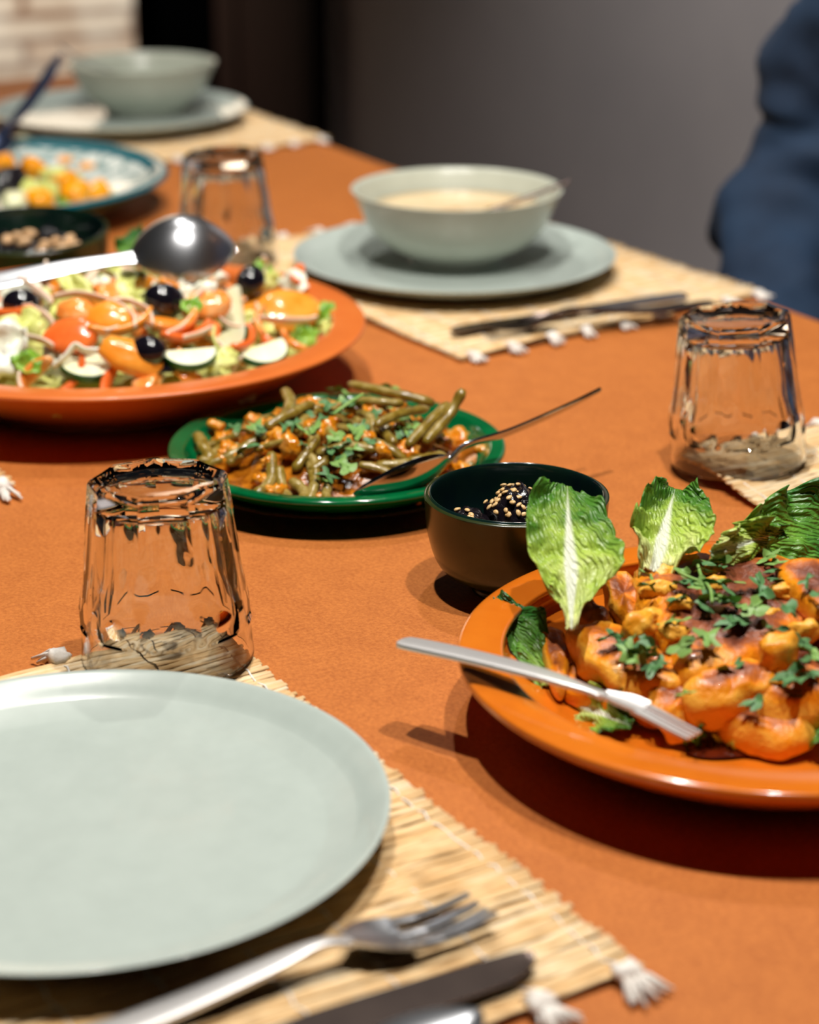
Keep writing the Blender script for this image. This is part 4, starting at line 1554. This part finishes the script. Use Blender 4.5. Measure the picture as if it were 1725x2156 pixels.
# oily sauce round the edge
v, f = lathe([(0, 0.0), (0.08, 0.0), (0.0905, 0.0005), (0.0925, -0.001)], 96, lambda r, z, a: r * (1 + 0.012 * math.sin(5 * a)))
tag(mk('oily_juice', v, f, M['oil'], loc=(GC.x, GC.y, TZ + 0.0105)), 'dark oily juice round the edge of the green plate', 'sauce', kind='stuff')


# ------------------------------------------------------------------ salad on the large terracotta plate
def salad_h(x, y):
    d = math.hypot(x - SC.x, y - SC.y)
    r = d / 0.165
    return max(0.013 + 0.060 * max(0.0, 1 - r * r), inner(d, [(0, 0.013), (0.105, 0.016), (0.139, 0.0265), (0.157, 0.037), (0.16, 0.047)]))


v, f = [], []
v.append(Vector((0, 0, salad_h(SC.x, SC.y) - 0.012)))
n1, n2 = 72, 22
for k in range(1, n2 + 1):
    for i in range(n1):
        a = 2 * PI * i / n1
        r = 0.148 * k / n2
        p = Vector((r * math.cos(a), r * math.sin(a), 0))
        p.z = max(inner(r, [(0, 0.012), (0.105, 0.0145), (0.139, 0.025), (0.157, 0.036)]), salad_h(SC.x + p.x, SC.y + p.y) - 0.012 + 0.006 * nz(p, 50, 4))
        v.append(p)
for i in range(n1):
    f.append((0, 1 + i, 1 + (i + 1) % n1))
for k in range(n2 - 1):
    for i in range(n1):
        a = 1 + k * n1
        f.append((a + i, a + n1 + i, a + n1 + (i + 1) % n1, a + (i + 1) % n1))
tag(mk('shredded_lettuce', v, f, M['pale_lettuce'], loc=(SC.x, SC.y, TZ)), 'shredded pale lettuce bed under the mixed salad', 'lettuce', kind='stuff')

rng = random.Random(40)


def salad_norm(p):
    e = 0.004
    return Vector((-(salad_h(p.x + e, p.y) - salad_h(p.x - e, p.y)) / (2 * e), -(salad_h(p.x, p.y + e) - salad_h(p.x, p.y - e)) / (2 * e), 1)).normalized()


def wedge(R, th, hollow, arc, m, name='tomato_slice', seed=0):
    """curved wedge of tomato or pepper: an arc of radius R with a rounded section"""
    path = []
    n = 14
    for i in range(n):
        a = (i / (n - 1) - 0.5) * arc
        path.append(Vector((R * math.sin(a), R * (1 - math.cos(a)), 0)))
    wd = [hollow * (0.25 + 0.75 * math.sin(PI * (i + 0.4) / (n - 0.2)) ** 0.6) for i in range(n)]
    v, f = sweep(path, wd, [th * (0.5 + 0.5 * math.sin(PI * (i + 0.5) / n)) for i in range(n)], (0, 0, 1), 10, 2.4)
    v = [Vector(p) * (1 + 0.06 * nz(p, 60, seed)) for p in v]
    return mk(name, v, f, m)


def put(o, p, nrm, spin, tilt=0.0):
    o.location = p
    q = Vector(nrm).to_track_quat('Z', 'Y').to_matrix() @ Matrix.Rotation(spin, 3, 'Z') @ Matrix.Rotation(tilt, 3, 'X')
    o.rotation_euler = q.to_euler()
    return o


def slab(name, R, th, m, seed, asp=1.0, amp=0.18, dish=0.0):
    """flat rounded slice"""
    v, f = blob((R, R * asp, th), amp, 1.4, seed, 3, 0.0)
    v = [Vector((p.x, p.y, p.z + dish * ((p.x / R) ** 2 - 0.4) * R + 0.1 * th * nz(p, 150, seed))) for p in v]
    return mk(name, v, f, m)


def crumple(name, R, m, seed, asp=0.7):
    """crumpled scrap of leaf with a ruffled edge"""
    v, f = [], []
    n, g = 26, 7
    v.append(Vector((0, 0, 0)))
    for k in range(1, g + 1):
        for i in range(n):
            a = 2 * PI * i / n
            q = k / g
            r = R * q * (1 + 0.25 * noise.noise(Vector((math.cos(a) * 1.3, math.sin(a) * 1.3, seed))) + 0.08 * q * math.sin(9 * a + seed))
            p = Vector((r * math.cos(a), r * math.sin(a) * asp, 0))
            p.z = R * (0.55 * noise.noise(Vector((p.x / R * 1.6, p.y / R * 1.6, seed + 3))) + 0.22 * q * noise.noise(Vector((p.x / R * 5, p.y / R * 5, seed + 8))))
            v.append(p)
    for i in range(n):
        f.append((0, 1 + i, 1 + (i + 1) % n))
    for k in range(g - 1):
        for i in range(n):
            a = 1 + k * n
            f.append((a + i, a + n + i, a + n + (i + 1) % n, a + (i + 1) % n))
    o = mk(name, v, f, m)
    so = o.modifiers.new('thickness', 'SOLIDIFY')
    so.thickness = 0.0009
    return o


def strip(name, pts, w, t, m, label, cat, group=None):
    path = [Vector(q) for q in smooth_path([tuple(p) for p in pts], 22)]
    b0 = path[0].copy()
    v, f = sweep([p - b0 for p in path], [w * (0.45 + 0.55 * math.sin(PI * (i + 1) / 23) ** 0.5) for i in range(22)], t, (0, -0.5, 0.85), 8)
    return tag(mk(name, v, f, m, loc=b0), label, cat, group)


def cucumber(px, py, R, label, arc=2 * PI, lift=0.006, nrm=None, spin=0.0):
    """round or half slice: pale flesh with a dark green peel round its edge"""
    p = on(px, py, salad_h, lift)
    root = thing('cucumber_slice', label, 'cucumber', p)
    n = 40
    full = arc > 6
    th = 0.0028
    v, f = [], []
    for zz in (th, -th):
        v.append(Vector((0, 0, zz * 0.92)))
        for q in (0.5, 0.9, 0.955):
            for i in range(n + 1):
                a = arc * i / n
                v.append(Vector((R * q * math.cos(a), R * q * math.sin(a), zz)))
    B = 1 + 3 * (n + 1)
    for s in (0, 1):
        o0 = s * B
        for i in range(n):
            f.append((o0, o0 + 1 + i, o0 + 2 + i))
            for k in range(2):
                a = o0 + 1 + k * (n + 1)
                f.append((a + i, a + n + 1 + i, a + n + 2 + i, a + i + 1))
    for i in range(n):
        a = 1 + 2 * (n + 1)
        f.append((a + i, B + a + i, B + a + i + 1, a + i + 1))
    if not full:
        for i in (0, n):
            chain = [0] + [1 + k * (n + 1) + i for k in range(3)]
            for c, d in zip(chain, chain[1:]):
                f.append((c, d, B + d, B + c))
    mk('flesh', v, f, M['cuc'], root, sharp=40)
    v, f = [], []
    for i in range(n + 1):
        a = arc * i / n
        for r, z in ((R * 0.957, th * 1.02), (R, th * 0.8), (R, -th * 0.8), (R * 0.957, -th * 1.02)):
            v.append(Vector((r * math.cos(a), r * math.sin(a), z)))
    for i in range(n):
        for k in range(4):
            q = i * 4
            f.append((q + k, q + 4 + k, q + 4 + (k + 1) % 4, q + (k + 1) % 4))
    mk('peel', v, f, M['peel'], root, sharp=40)
    put(root, p, nrm or salad_norm(p), spin)
    return root


def olive(px, py, R, label, lift=0.008, spin=0.0, tilt=0.9):
    vs, fs = ico(4)
    out = []
    for q in vs:
        p = Vector((q.x * R * 1.22, q.y * R, q.z * R))
        d = math.hypot(q.y, q.z)
        if q.x > 0 and d < 0.42:           # the pitted end
            p.x -= R * 0.8 * (1 - (d / 0.42) ** 2)
        out.append(p)
    p = on(px, py, salad_h, lift)
    o = mk('black_olive', out, fs, M['olive'], loc=p, rot=(0.2, tilt, spin))
    return tag(o, label, 'olive')


# pieces that can be told apart
olive(346, 634, 0.0125, 'black olive in the middle of the salad, beside the green lettuce scrap', 0.010, 0.4, 0.3)
olive(310, 741, 0.0115, 'shiny black olive at the front of the salad behind an orange wedge', 0.012, 2.6, 0.2)
olive(528, 592, 0.0105, 'black olive at the back right of the salad on a white strip', 0.020, 1.2, -0.6)
olive(46, 642, 0.0115, 'black olive at the left edge below the serving spoon', 0.006, 0.2, 0.2)
v, f = blob((0.012, 0.007, 0.003), 0.2, 1.4, 9, 3)
tag(mk('olive_slice', v, f, M['olive'], loc=on(332, 772, salad_h, 0.004), rot=(0.3, 0.2, 0.2)), 'flat dark olive scrap at the front rim below an orange wedge', 'olive')
cucumber(398, 742, 0.0185, 'cucumber half slice lying at the front of the salad, green peel to the front', PI, 0.010, Vector((0.1, -0.35, 1)), PI)
cucumber(548, 733, 0.0190, 'cucumber half slice at the front right of the salad near the rim', PI, 0.008, Vector((0.2, -0.4, 1)), PI + 0.25)
cucumber(476, 700, 0.0165, 'cucumber slice standing up behind the two lying half slices', PI * 0.9, 0.008, Vector((-0.35, -0.85, 0.45)), PI + 0.7)
cucumber(186, 768, 0.0190, 'cucumber slice tucked under the pieces at the front left', 2 * PI, 0.000, Vector((0.1, -0.25, 0.95)), 0)
cucumber(510, 650, 0.0180, 'pale cucumber slice upright below the back right olive', PI, 0.010, Vector((-0.3, -0.8, 0.5)), 1.9)


def tom(px, py, R, th, hw, arc, m, label, spin, tilt=0.4, lift=0.008, name='tomato_slice', cat='tomato', group=None, seed=0):
    p = on(px, py, salad_h, lift)
    o = wedge(R, th, hw, arc, M[m], name, seed)
    put(o, p, salad_norm(p), spin, tilt)
    return tag(o, label, cat, group)


def disc(px, py, R, th, m, label, nrm=None, lift=0.008, asp=0.8, seed=0, name='tomato_slice', cat='tomato', group=None, spin=0.0, amp=0.18, dish=0.0):
    p = on(px, py, salad_h, lift)
    o = slab(name, R, th, M[m], seed, asp, amp, dish)
    put(o, p, nrm or (salad_norm(p) + Vector((rng.uniform(-.25, .25), rng.uniform(-.45, .05), 0))), spin)
    return tag(o, label, cat, group)


disc(150, 706, 0.0190, 0.006, 'tomato_red', 'large red tomato piece at the left of the salad', Vector((-0.1, -0.65, 0.7)), 0.012, 0.75, 3)
disc(305, 592, 0.0165, 0.009, 'orange_veg', 'shiny orange tomato piece at the back under the serving spoon', Vector((0.1, -0.4, 0.9)), 0.010, 0.8, 5)
disc(275, 752, 0.0230, 0.0065, 'orange_veg', 'orange wedge lying at the front, in front of the shiny olive', Vector((0.25, -0.7, 0.6)), 0.012, 0.52, 6, spin=-0.5)
disc(600, 655, 0.0280, 0.008, 'orange_veg', 'broad orange tomato slice at the right of the salad', Vector((0.15, -0.5, 0.8)), 0.010, 0.7, 7, amp=0.25)
disc(590, 632, 0.0200, 0.006, 'tomato', 'orange tomato slice behind the broad one at the right', Vector((0.2, -0.3, 0.9)), 0.014, 0.6, 8)
disc(440, 640, 0.0165, 0.007, 'tomato', 'orange tomato piece right of the middle olive', Vector((0, -0.5, 0.8)), 0.010, 0.8, 12)
disc(232, 668, 0.0180, 0.006, 'orange_veg', 'orange tomato piece inside the onion arc', Vector((0, -0.6, 0.75)), 0.012, 0.7, 14)
disc(158, 655, 0.0130, 0.006, 'tomato', 'orange tomato cube under the left end of the onion arc', Vector((0, -0.5, 0.8)), 0.012, 0.8, 15)
tom(400, 712, 0.030, 0.004, 0.008, 1.5, 'tomato_red', 'long red tomato wedge across the front middle of the salad', 0.1, 0.7, 0.010)
tom(515, 722, 0.030, 0.004, 0.008, 1.3, 'tomato_red', 'red tomato wedge between the standing and the right lying cucumber', 0.35, 0.7, 0.006)
tom(380, 690, 0.026, 0.004, 0.007, 1.6, 'tomato', 'pale red tomato wedge behind the long red one', 0.2, 0.6, 0.012)
tom(20, 665, 0.03, 0.004, 0.008, 1.4, 'tomato_red', 'orange-red tomato wedge at the left edge of the photo', 0.3, 0.6, 0.010)
tom(265, 695, 0.034, 0.003, 0.006, 1.6, 'orange_veg', 'long curved orange pepper strip left of the front olive', 0.35, 0.5, 0.012, 'pepper_strip', 'pepper')
tom(625, 585, 0.024, 0.003, 0.006, 1.3, 'tomato_red', 'red tomato rim piece behind the white cabbage scrap at the back right', -0.4, 0.6, 0.008)
# leaves and cabbage
for px, py, R, m, lab, lift, asp in ((618, 604, 0.0150, 'cabbage', 'white cabbage scrap at the back right of the salad by the rim', 0.012, 0.8),
                                     (430, 592, 0.0190, 'cabbage', 'white cabbage piece at the back under the spoon tip', 0.010, 0.6),
                                     (405, 625, 0.0180, 'cabbage', 'pale cabbage piece behind the green scrap by the middle olive', 0.012, 0.5),
                                     (12, 735, 0.0200, 'cabbage', 'white lettuce heart at the left edge of the photo', 0.014, 0.9),
                                     (402, 642, 0.0085, 'mid_lettuce', 'small green lettuce scrap right of the middle olive', 0.018, 0.8),
                                     (58, 758, 0.0120, 'mid_lettuce', 'green lettuce scrap at the front left rim', 0.010, 0.7),
                                     (676, 664, 0.0125, 'mid_lettuce', 'frilly green lettuce at the right end of the salad', 0.008, 0.8),
                                     (640, 708, 0.0120, 'mid_lettuce', 'green lettuce scrap at the right front by the rim', 0.006, 0.7),
                                     (550, 572, 0.0110, 'mid_lettuce', 'green lettuce behind the back right olive', 0.014, 0.8),
                                     (190, 588, 0.0100, 'dark_lettuce', 'dark green lettuce scrap at the back left under the spoon', 0.010, 0.8),
                                     (160, 604, 0.0140, 'pale_lettuce', 'yellow-green lettuce at the back left above the onion arc', 0.010, 0.5),
                                     (45, 690, 0.0170, 'pale_lettuce', 'pale green lettuce at the left of the red tomato piece', 0.012, 0.9),
                                     (290, 632, 0.0140, 'pale_lettuce', 'yellow-green lettuce left of the middle olive', 0.010, 0.5),
                                     (455, 755, 0.0150, 'pale_lettuce', 'curled yellow lettuce at the front between the cucumber half slices', 0.008, 0.6),
                                     (690, 690, 0.0080, 'pale_lettuce', 'yellow lettuce scrap at the right rim of the salad', 0.006, 0.6),
                                     (565, 590, 0.0110, 'pale_lettuce', 'pale lettuce right of the back olive', 0.012, 0.6)):
    p = on(px, py, salad_h, lift)
    o = crumple('lettuce_scrap', R, M[m], px * 0.37 + py * 0.11, asp)
    put(o, p, salad_norm(p) + Vector((rng.uniform(-.3, .3), rng.uniform(-0.9, -0.2), 0)), rng.uniform(-0.6, 0.6))
    tag(o, lab, 'lettuce scrap')


leaf('lettuce_leaf', atd(292, 560, 1.60), atd(285, 482, 1.61), RX, [0.006, 0.014, 0.016, 0.004], [0.008, 0.016, 0.014, 0.004], M['leaf_dark'], 'reddish green leaf sticking up at the back of the salad behind the serving spoon', 31, facing=CAMV, nu=18, nv=20)


def O(px, py, l=0.016):
    return on(px, py, salad_h, l)


strip('onion_strip', [O(112, 626), O(160, 618), O(210, 628), O(255, 645), O(282, 668), O(284, 690)], 0.0042, 0.0014, M['onion'], 'long pale onion arc curving over the left half of the salad', 'onion')
strip('onion_strip', [O(112, 772, .008), O(138, 752, .012), O(158, 728, .016), O(180, 738, .014), O(212, 738, .014)], 0.0036, 0.0014, M['cabbage'], 'wavy white strip at the front left of the salad', 'onion')
strip('onion_strip', [O(348, 704), O(382, 690), O(404, 668), O(412, 650)], 0.0032, 0.0014, M['onion'], 'pink onion strip curving up to the green scrap in the middle', 'onion')
strip('onion_strip', [O(385, 712), O(420, 704), O(446, 690)], 0.0032, 0.0013, M['onion'], 'short pink onion strip left of the standing cucumber', 'onion')
strip('onion_strip', [O(548, 668), O(590, 676), O(640, 676), O(668, 668)], 0.0036, 0.0013, M['onion'], 'pink onion strip across the broad orange slice at the right', 'onion')
strip('onion_strip', [O(556, 540, .03), O(560, 562, .022), O(556, 588, .014)], 0.0034, 0.0013, M['onion'], 'pale onion strip standing up at the back right of the salad', 'onion')
strip('onion_strip', [O(398, 652), O(415, 625), O(452, 598), O(480, 586)], 0.0038, 0.0014, M['onion'], 'white onion strip running back from the middle olive', 'onion')
strip('onion_strip', [O(200, 690), O(225, 698), O(250, 690)], 0.0034, 0.0013, M['onion'], 'short onion strip right of the red tomato piece', 'onion')
strip('onion_strip', [O(56, 708), O(86, 716), O(112, 728)], 0.0036, 0.0014, M['onion'], 'onion strip left of the red tomato piece', 'onion')
strip('onion_strip', [O(218, 640), O(262, 632), O(312, 652), O(322, 684)], 0.0034, 0.0013, M['onion'], 'second onion arc inside the long one', 'onion')
strip('onion_strip', [O(452, 690, .012), O(450, 715, .012), O(460, 738, .01)], 0.0040, 0.0013, M['pale_lettuce'], 'yellow lettuce rib leaning on the standing cucumber', 'lettuce scrap')
# the mixed rest of the heap
GN = {'tomato': ('tomato_slice', 'orange tomato piece in the mixed salad', 'tomato', 'orange tomato pieces'),
      'tomato_red': ('tomato_slice', 'red tomato piece in the mixed salad', 'tomato', 'red tomato pieces'),
      'orange_veg': ('pepper_piece', 'orange pepper piece in the mixed salad', 'pepper', 'orange pepper pieces'),
      'onion': ('onion_strip', 'short onion strip in the mixed salad', 'onion', 'short onion strips')}
taken = [(346, 634), (310, 741), (528, 592), (398, 742), (548, 733), (476, 700), (150, 706), (305, 592), (275, 752), (510, 650)]
for k in range(170):
    a, r = rng.uniform(0, 6.28), 0.143 * math.sqrt(rng.random())
    x, y = SC.x + r * math.cos(a), SC.y + r * math.sin(a)
    p = Vector((x, y, TZ + salad_h(x, y) + rng.uniform(-0.004, 0.003)))
    m = rng.choice(('tomato', 'tomato', 'tomato', 'tomato_red', 'orange_veg', 'orange_veg', 'onion', 'onion', 'cabbage', 'pale_lettuce', 'pale_lettuce'))
    nrm = salad_norm(p) + Vector((rng.uniform(-.5, .5), rng.uniform(-.8, .2), 0))
    if m in ('cabbage', 'pale_lettuce'):
        o = crumple('lettuce_scrap', rng.uniform(0.009, 0.015), M[m], k * 1.7, 0.6)
        put(o, p, nrm, rng.uniform(0, 6))
        tag(o, 'white cabbage shred in the mixed salad' if m == 'cabbage' else 'pale lettuce shred in the mixed salad', 'lettuce scrap', 'cabbage shreds' if m == 'cabbage' else 'pale lettuce shreds')
        continue
    n_, lab, cat, grp = GN[m]
    if m == 'onion':
        o = wedge(rng.uniform(0.014, 0.024), 0.0011, 0.0028, rng.uniform(1.2, 2.2), M[m], n_, k)
        p.z += 0.004
    elif rng.random() < 0.5:
        o = slab(n_, rng.uniform(0.009, 0.015), rng.uniform(0.003, 0.005), M[m], k, rng.uniform(0.5, 0.8))
    else:
        o = wedge(rng.uniform(0.016, 0.028), 0.003, rng.uniform(0.004, 0.007), rng.uniform(1.0, 1.8), M[m], n_, k)
    put(o, p, nrm, rng.uniform(0, 6), rng.uniform(0, 0.8))
    tag(o, lab, cat, grp)

# ------------------------------------------------------------------ fruit salad on the teal plate
rng = random.Random(52)


def fruit_h(x, y):
    r = math.hypot(x - EC.x, y - EC.y) / 0.125
    return 0.010 + 0.034 * max(0.0, 1 - r * r)


for i, (px, py, s, lab) in enumerate(((70, 354, 0.012, 'orange fruit cube at the back of the teal plate'), (142, 348, 0.012, 'orange fruit cube behind the front cluster on the teal plate'), (186, 358, 0.010, 'small orange fruit cube at the far right of the fruit salad'),
                                      (136, 384, 0.0125, 'orange fruit cube in the middle of the fruit salad'), (158, 410, 0.015, 'largest orange fruit cube at the front of the teal plate'), (202, 404, 0.0135, 'orange fruit cube at the front right of the teal plate'),
                                      (84, 424, 0.013, 'orange fruit cube above the dark bowl on the teal plate'), (4, 345, 0.012, 'orange fruit cube at the left edge of the photo'))):
    v, f = blob((s, s * 0.9, s * 0.85), 0.12, 1.2, i * 3.1, 3, 0.75)
    p = on(px, py, fruit_h, 0.006)
    tag(mk('fruit_cube', v, f, M['mango'], loc=p, rot=(rng.uniform(-.4, .4), rng.uniform(-.4, .4), rng.uniform(0, 3))), lab, 'fruit')
for i, (px, py, s, m, lab) in enumerate(((50, 308, 0.016, 'egg', 'pale round piece at the back of the fruit salad beside the spoon'), (112, 372, 0.014, 'pale_lettuce', 'pale green piece between the orange cubes'), (100, 402, 0.014, 'pale_lettuce', 'yellow-green piece left of the largest orange cube'),
                                         (60, 398, 0.015, 'pale_lettuce', 'pale green piece left of the middle of the fruit salad'), (226, 408, 0.008, 'egg', 'small pale piece at the right end of the fruit salad'), (128, 335, 0.011, 'mid_lettuce', 'olive green leaf at the back of the fruit salad'),
                                         (10, 385, 0.022, 'black_food', 'dark purple leaf at the left edge of the fruit salad'), (30, 425, 0.015, 'egg', 'pale piece at the front left of the fruit salad'))):
    v, f = blob((s, s * 0.8, s * 0.7), 0.3, 1.5, 60 + i, 3, 0.3)
    p = on(px, py, fruit_h, 0.006)
    tag(mk('salad_piece', v, f, M[m], loc=p, rot=(0, 0, rng.uniform(0, 3))), lab, 'vegetable')
for k in range(40):
    a, r = rng.uniform(0, 6.28), 0.105 * math.sqrt(rng.random())
    x, y = EC.x + r * math.cos(a), EC.y + r * math.sin(a)
    s = rng.uniform(0.009, 0.013)
    m = rng.choice(('mango', 'pale_lettuce', 'pale_lettuce', 'mid_lettuce', 'egg'))
    v, f = blob((s, s * 0.9, s * 0.8), 0.25, 1.4, 90 + k, 2, 0.5)
    tag(mk('salad_piece', v, f, M[m], loc=(x, y, TZ + fruit_h(x, y) - 0.003), rot=(rng.uniform(-.5, .5), 0, rng.uniform(0, 3))), 'fruit or vegetable piece in the mixture on the teal plate', 'vegetable', 'pieces of the fruit salad')

# ------------------------------------------------------------------ the person at the far side, and the chair
PO = W(1.47, 0.245)
face = math.atan2(-NX.y, -NX.x)          # the person's local +x looks at the table, +y is the person's left
person = thing('person', 'person in a navy blue denim shirt sitting at the far table edge', 'person', PO, (0, 0, face))


def skin_body(name, verts, edges, radii, m, parent, sub=2, root=0, disp=None):
    me = bpy.data.meshes.new(name)
    me.from_pydata(verts, edges, [])
    me.materials.append(m)
    o = bpy.data.objects.new(name, me)
    C.objects.link(o)
    o.parent = parent
    mod = o.modifiers.new('skin', 'SKIN')
    mod.use_smooth_shade = True
    for i, sv in enumerate(me.skin_vertices[0].data):
        r = radii[i]
        sv.radius = r if isinstance(r, tuple) else (r, r)
        sv.use_root = i == root
    s = o.modifiers.new('smooth', 'SUBSURF')
    s.levels = s.render_levels = sub
    if disp:
        tx = bpy.data.textures.new(name + '_folds', 'CLOUDS')
        tx.noise_scale = disp[1]
        tx.noise_depth = 1
        dm = o.modifiers.new('folds', 'DISPLACE')
        dm.texture = tx
        dm.strength = disp[0]
        dm.mid_level = 0.38
        dm.texture_coords = 'LOCAL'
    return o


# joints: x forward, y left, z up
bv_, be_, br_ = [], [], []


def J(p, r, to=None):
    bv_.append(p)
    br_.append(r)
    if to is not None:
        be_.append((to, len(bv_) - 1))
    return len(bv_) - 1


pel = J((0, 0, 0.54), (0.14, 0.11))
bel = J((0.01, 0, 0.68), (0.125, 0.10), pel)
che = J((0.0, 0, 0.88), (0.125, 0.09), bel)
uch = J((-0.01, 0, 1.00), (0.095, 0.065), che)
nk = J((0.0, 0, 1.085), 0.050, uch)
nk1 = J((0.006, 0, 1.125), 0.046, nk)
hd0 = J((0.030, 0, 1.165), (0.052, 0.058), nk1)
hd1 = J((0.022, 0, 1.225), (0.074, 0.086), hd0)
hd2 = J((0.010, 0, 1.29), (0.074, 0.086), hd1)
hd3 = J((0.0, 0, 1.325), 0.045, hd2)
arm_pts = {}
for s in (-1, 1):
    sh = J((-0.01, s * 0.175, 1.00), 0.042, uch)
    ua = J((0.0, s * 0.248, 0.90), 0.038, sh)
    el = J((0.03, s * 0.280, 0.785), 0.034, ua)
    fa = J((0.13, s * 0.19, 0.695), 0.030, el)
    wr = J((0.22, s * 0.11, 0.655), 0.025, fa)
    pm = J((0.27, s * 0.085, 0.638), (0.034, 0.016), wr)
    for q, (dy, ln) in enumerate(((-0.024, 0.062), (-0.008, 0.072), (0.008, 0.068), (0.023, 0.054))):
        k1 = J((0.305, s * (0.085 + dy), 0.636), 0.0095, pm)
        k2 = J((0.305 + ln * 0.55, s * (0.083 + dy), 0.628), 0.0085, k1)
        J((0.305 + ln, s * (0.081 + dy), 0.612), 0.007, k2)
    t1 = J((0.265, s * 0.050, 0.640), 0.011, pm)
    J((0.295, s * 0.030, 0.632), 0.009, t1)
    hp = J((0.03, s * 0.095, 0.53), 0.090, pel)
    kn_ = J((0.43, s * 0.12, 0.50), 0.060, hp)
    ca = J((0.44, s * 0.12, 0.30), 0.052, kn_)
    an = J((0.42, s * 0.12, 0.085), 0.036, ca)
    J((0.55, s * 0.13, 0.035), (0.040, 0.026), an)
skin_body('body', bv_, be_, br_, M['skin'], person, 2)
# face
NOSE = 0.094
v, f = blob((0.013, 0.010, 0.020), 0.1, 1.0, 1, 2)
mk('nose', [p + Vector((NOSE, 0, 1.218)) for p in v], f, M['skin'], person)
for s in (-1, 1):
    v, f = blob((0.007, 0.0125, 0.0065), 0.02, 1.0, 2, 2)
    mk('eye', [p + Vector((NOSE - 0.010, s * 0.031, 1.243)) for p in v], f, M['cotton'], person)
    v, f = blob((0.003, 0.0055, 0.0055), 0.0, 1.0, 2, 2)
    mk('iris', [p + Vector((NOSE - 0.0045, s * 0.031, 1.243)) for p in v], f, M['hair'], person)
    v, f = blob((0.006, 0.017, 0.003), 0.1, 1.0, 6, 2)
    mk('eyebrow', [p + Vector((NOSE - 0.006, s * 0.033, 1.260)) for p in v], f, M['hair'], person)
    v, f = blob((0.014, 0.008, 0.028), 0.1, 1.0, 3, 2)
    mk('ear', [p + Vector((0.012, s * 0.088, 1.235)) for p in v], f, M['skin'], person)
v, f = blob((0.007, 0.022, 0.006), 0.05, 1.0, 4, 2)
mk('mouth', [p + Vector((NOSE - 0.010, 0, 1.180)) for p in v], f, mat('lips', [lin(176, 96, 84)], rough=0.5), person)
v, f = blob((0.104, 0.094, 0.090), 0.12, 3.0, 5, 4)
mk('hair', [p + Vector((-0.022, 0, 1.285)) for p in v if True], f, M['hair'], person)
# clothes
sv_, se_, sr_ = [], [], []


def S(p, r, to=None):
    sv_.append(p)
    sr_.append(r)
    if to is not None:
        se_.append((to, len(sv_) - 1))
    return len(sv_) - 1


b0 = S((0.0, 0, 0.56), (0.185, 0.145))
b1 = S((0.01, 0, 0.70), (0.165, 0.130), b0)
b2 = S((0.0, 0, 0.88), (0.175, 0.130), b1)
b3 = S((-0.01, 0, 1.00), (0.165, 0.118), b2)
b4 = S((0.0, 0, 1.08), (0.105, 0.092), b3)
skin_body('denim_shirt', sv_, se_, sr_, M['denim'], person, 3, disp=(0.04, 0.06))
v, f = lathe([(0.062, 1.035), (0.074, 1.04), (0.068, 1.085), (0.058, 1.105), (0.053, 1.10), (0.058, 1.06), (0.062, 1.035)], 40)
mk('collar', v, f, M['denim'], person, sharp=60)
for sd in (-1, 1):
    pts = [((-0.01, 0.05, 1.035), 0.072), ((-0.01, 0.125, 1.022), 0.074), ((-0.01, 0.19, 1.005), 0.070), ((0.0, 0.248, 0.93), 0.060), ((0.01, 0.282, 0.880), 0.070), ((0.02, 0.272, 0.836), 0.040),
           ((0.03, 0.290, 0.792), 0.068), ((0.07, 0.262, 0.735), 0.058), ((0.13, 0.195, 0.695), 0.047), ((0.20, 0.125, 0.662), 0.036)]
    skin_body('sleeve', [(x, sd * y, z) for (x, y, z), r in pts], [(i, i + 1) for i in range(len(pts) - 1)], [r for p, r in pts], M['denim'], person, 3, disp=(0.05, 0.06))
tv_, te_, tr_ = [(0, 0, 0.53)], [], [(0.165, 0.125)]
for s in (-1, 1):
    k = len(tv_)
    tv_ += [(0.05, s * 0.10, 0.53), (0.43, s * 0.12, 0.50), (0.45, s * 0.12, 0.30), (0.42, s * 0.12, 0.10)]
    tr_ += [0.102, 0.074, 0.066, 0.058]
    te_ += [(0, k), (k, k + 1), (k + 1, k + 2), (k + 2, k + 3)]
skin_body('trousers', tv_, te_, tr_, M['trouser'], person, 2)
for s in (-1, 1):
    v, f = sweep([(0.36, s * 0.12, 0.045), (0.42, s * 0.12, 0.05), (0.52, s * 0.128, 0.04), (0.60, s * 0.132, 0.032), (0.635, s * 0.133, 0.025)], [0.036, 0.042, 0.048, 0.044, 0.02], [0.044, 0.05, 0.04, 0.03, 0.02], (0, 1, 0), 16, 2.6)
    mk('shoe', [(x, y, max(z, 0.001)) for x, y, z in v], f, M['hair'], person)

chair = thing('dining_chair', 'dark wooden chair under the person in the denim shirt, below the table edge', 'chair', PO, (0, 0, face))
v, f = box(-0.20, 0.24, -0.21, 0.21, 0.40, 0.43)
mk('seat', v, f, M['wood'], chair, smooth=False)
for x in (-0.18, 0.21):
    for y in (-0.19, 0.19):
        v, f = sweep([(x, y, 0), (x, y, 0.40)], 0.018, 0.018, (1, 0, 0), 10, 4)
        mk('leg', v, f, M['wood'], chair, sharp=40)
v, f = box(-0.235, -0.205, -0.20, 0.20, 0.62, 0.86)
for y in (-0.19, 0.19):
    box(-0.232, -0.204, y - 0.016, y + 0.016, 0.42, 0.88, v, f)
mk('backrest', v, f, M['wood'], chair, smooth=False)
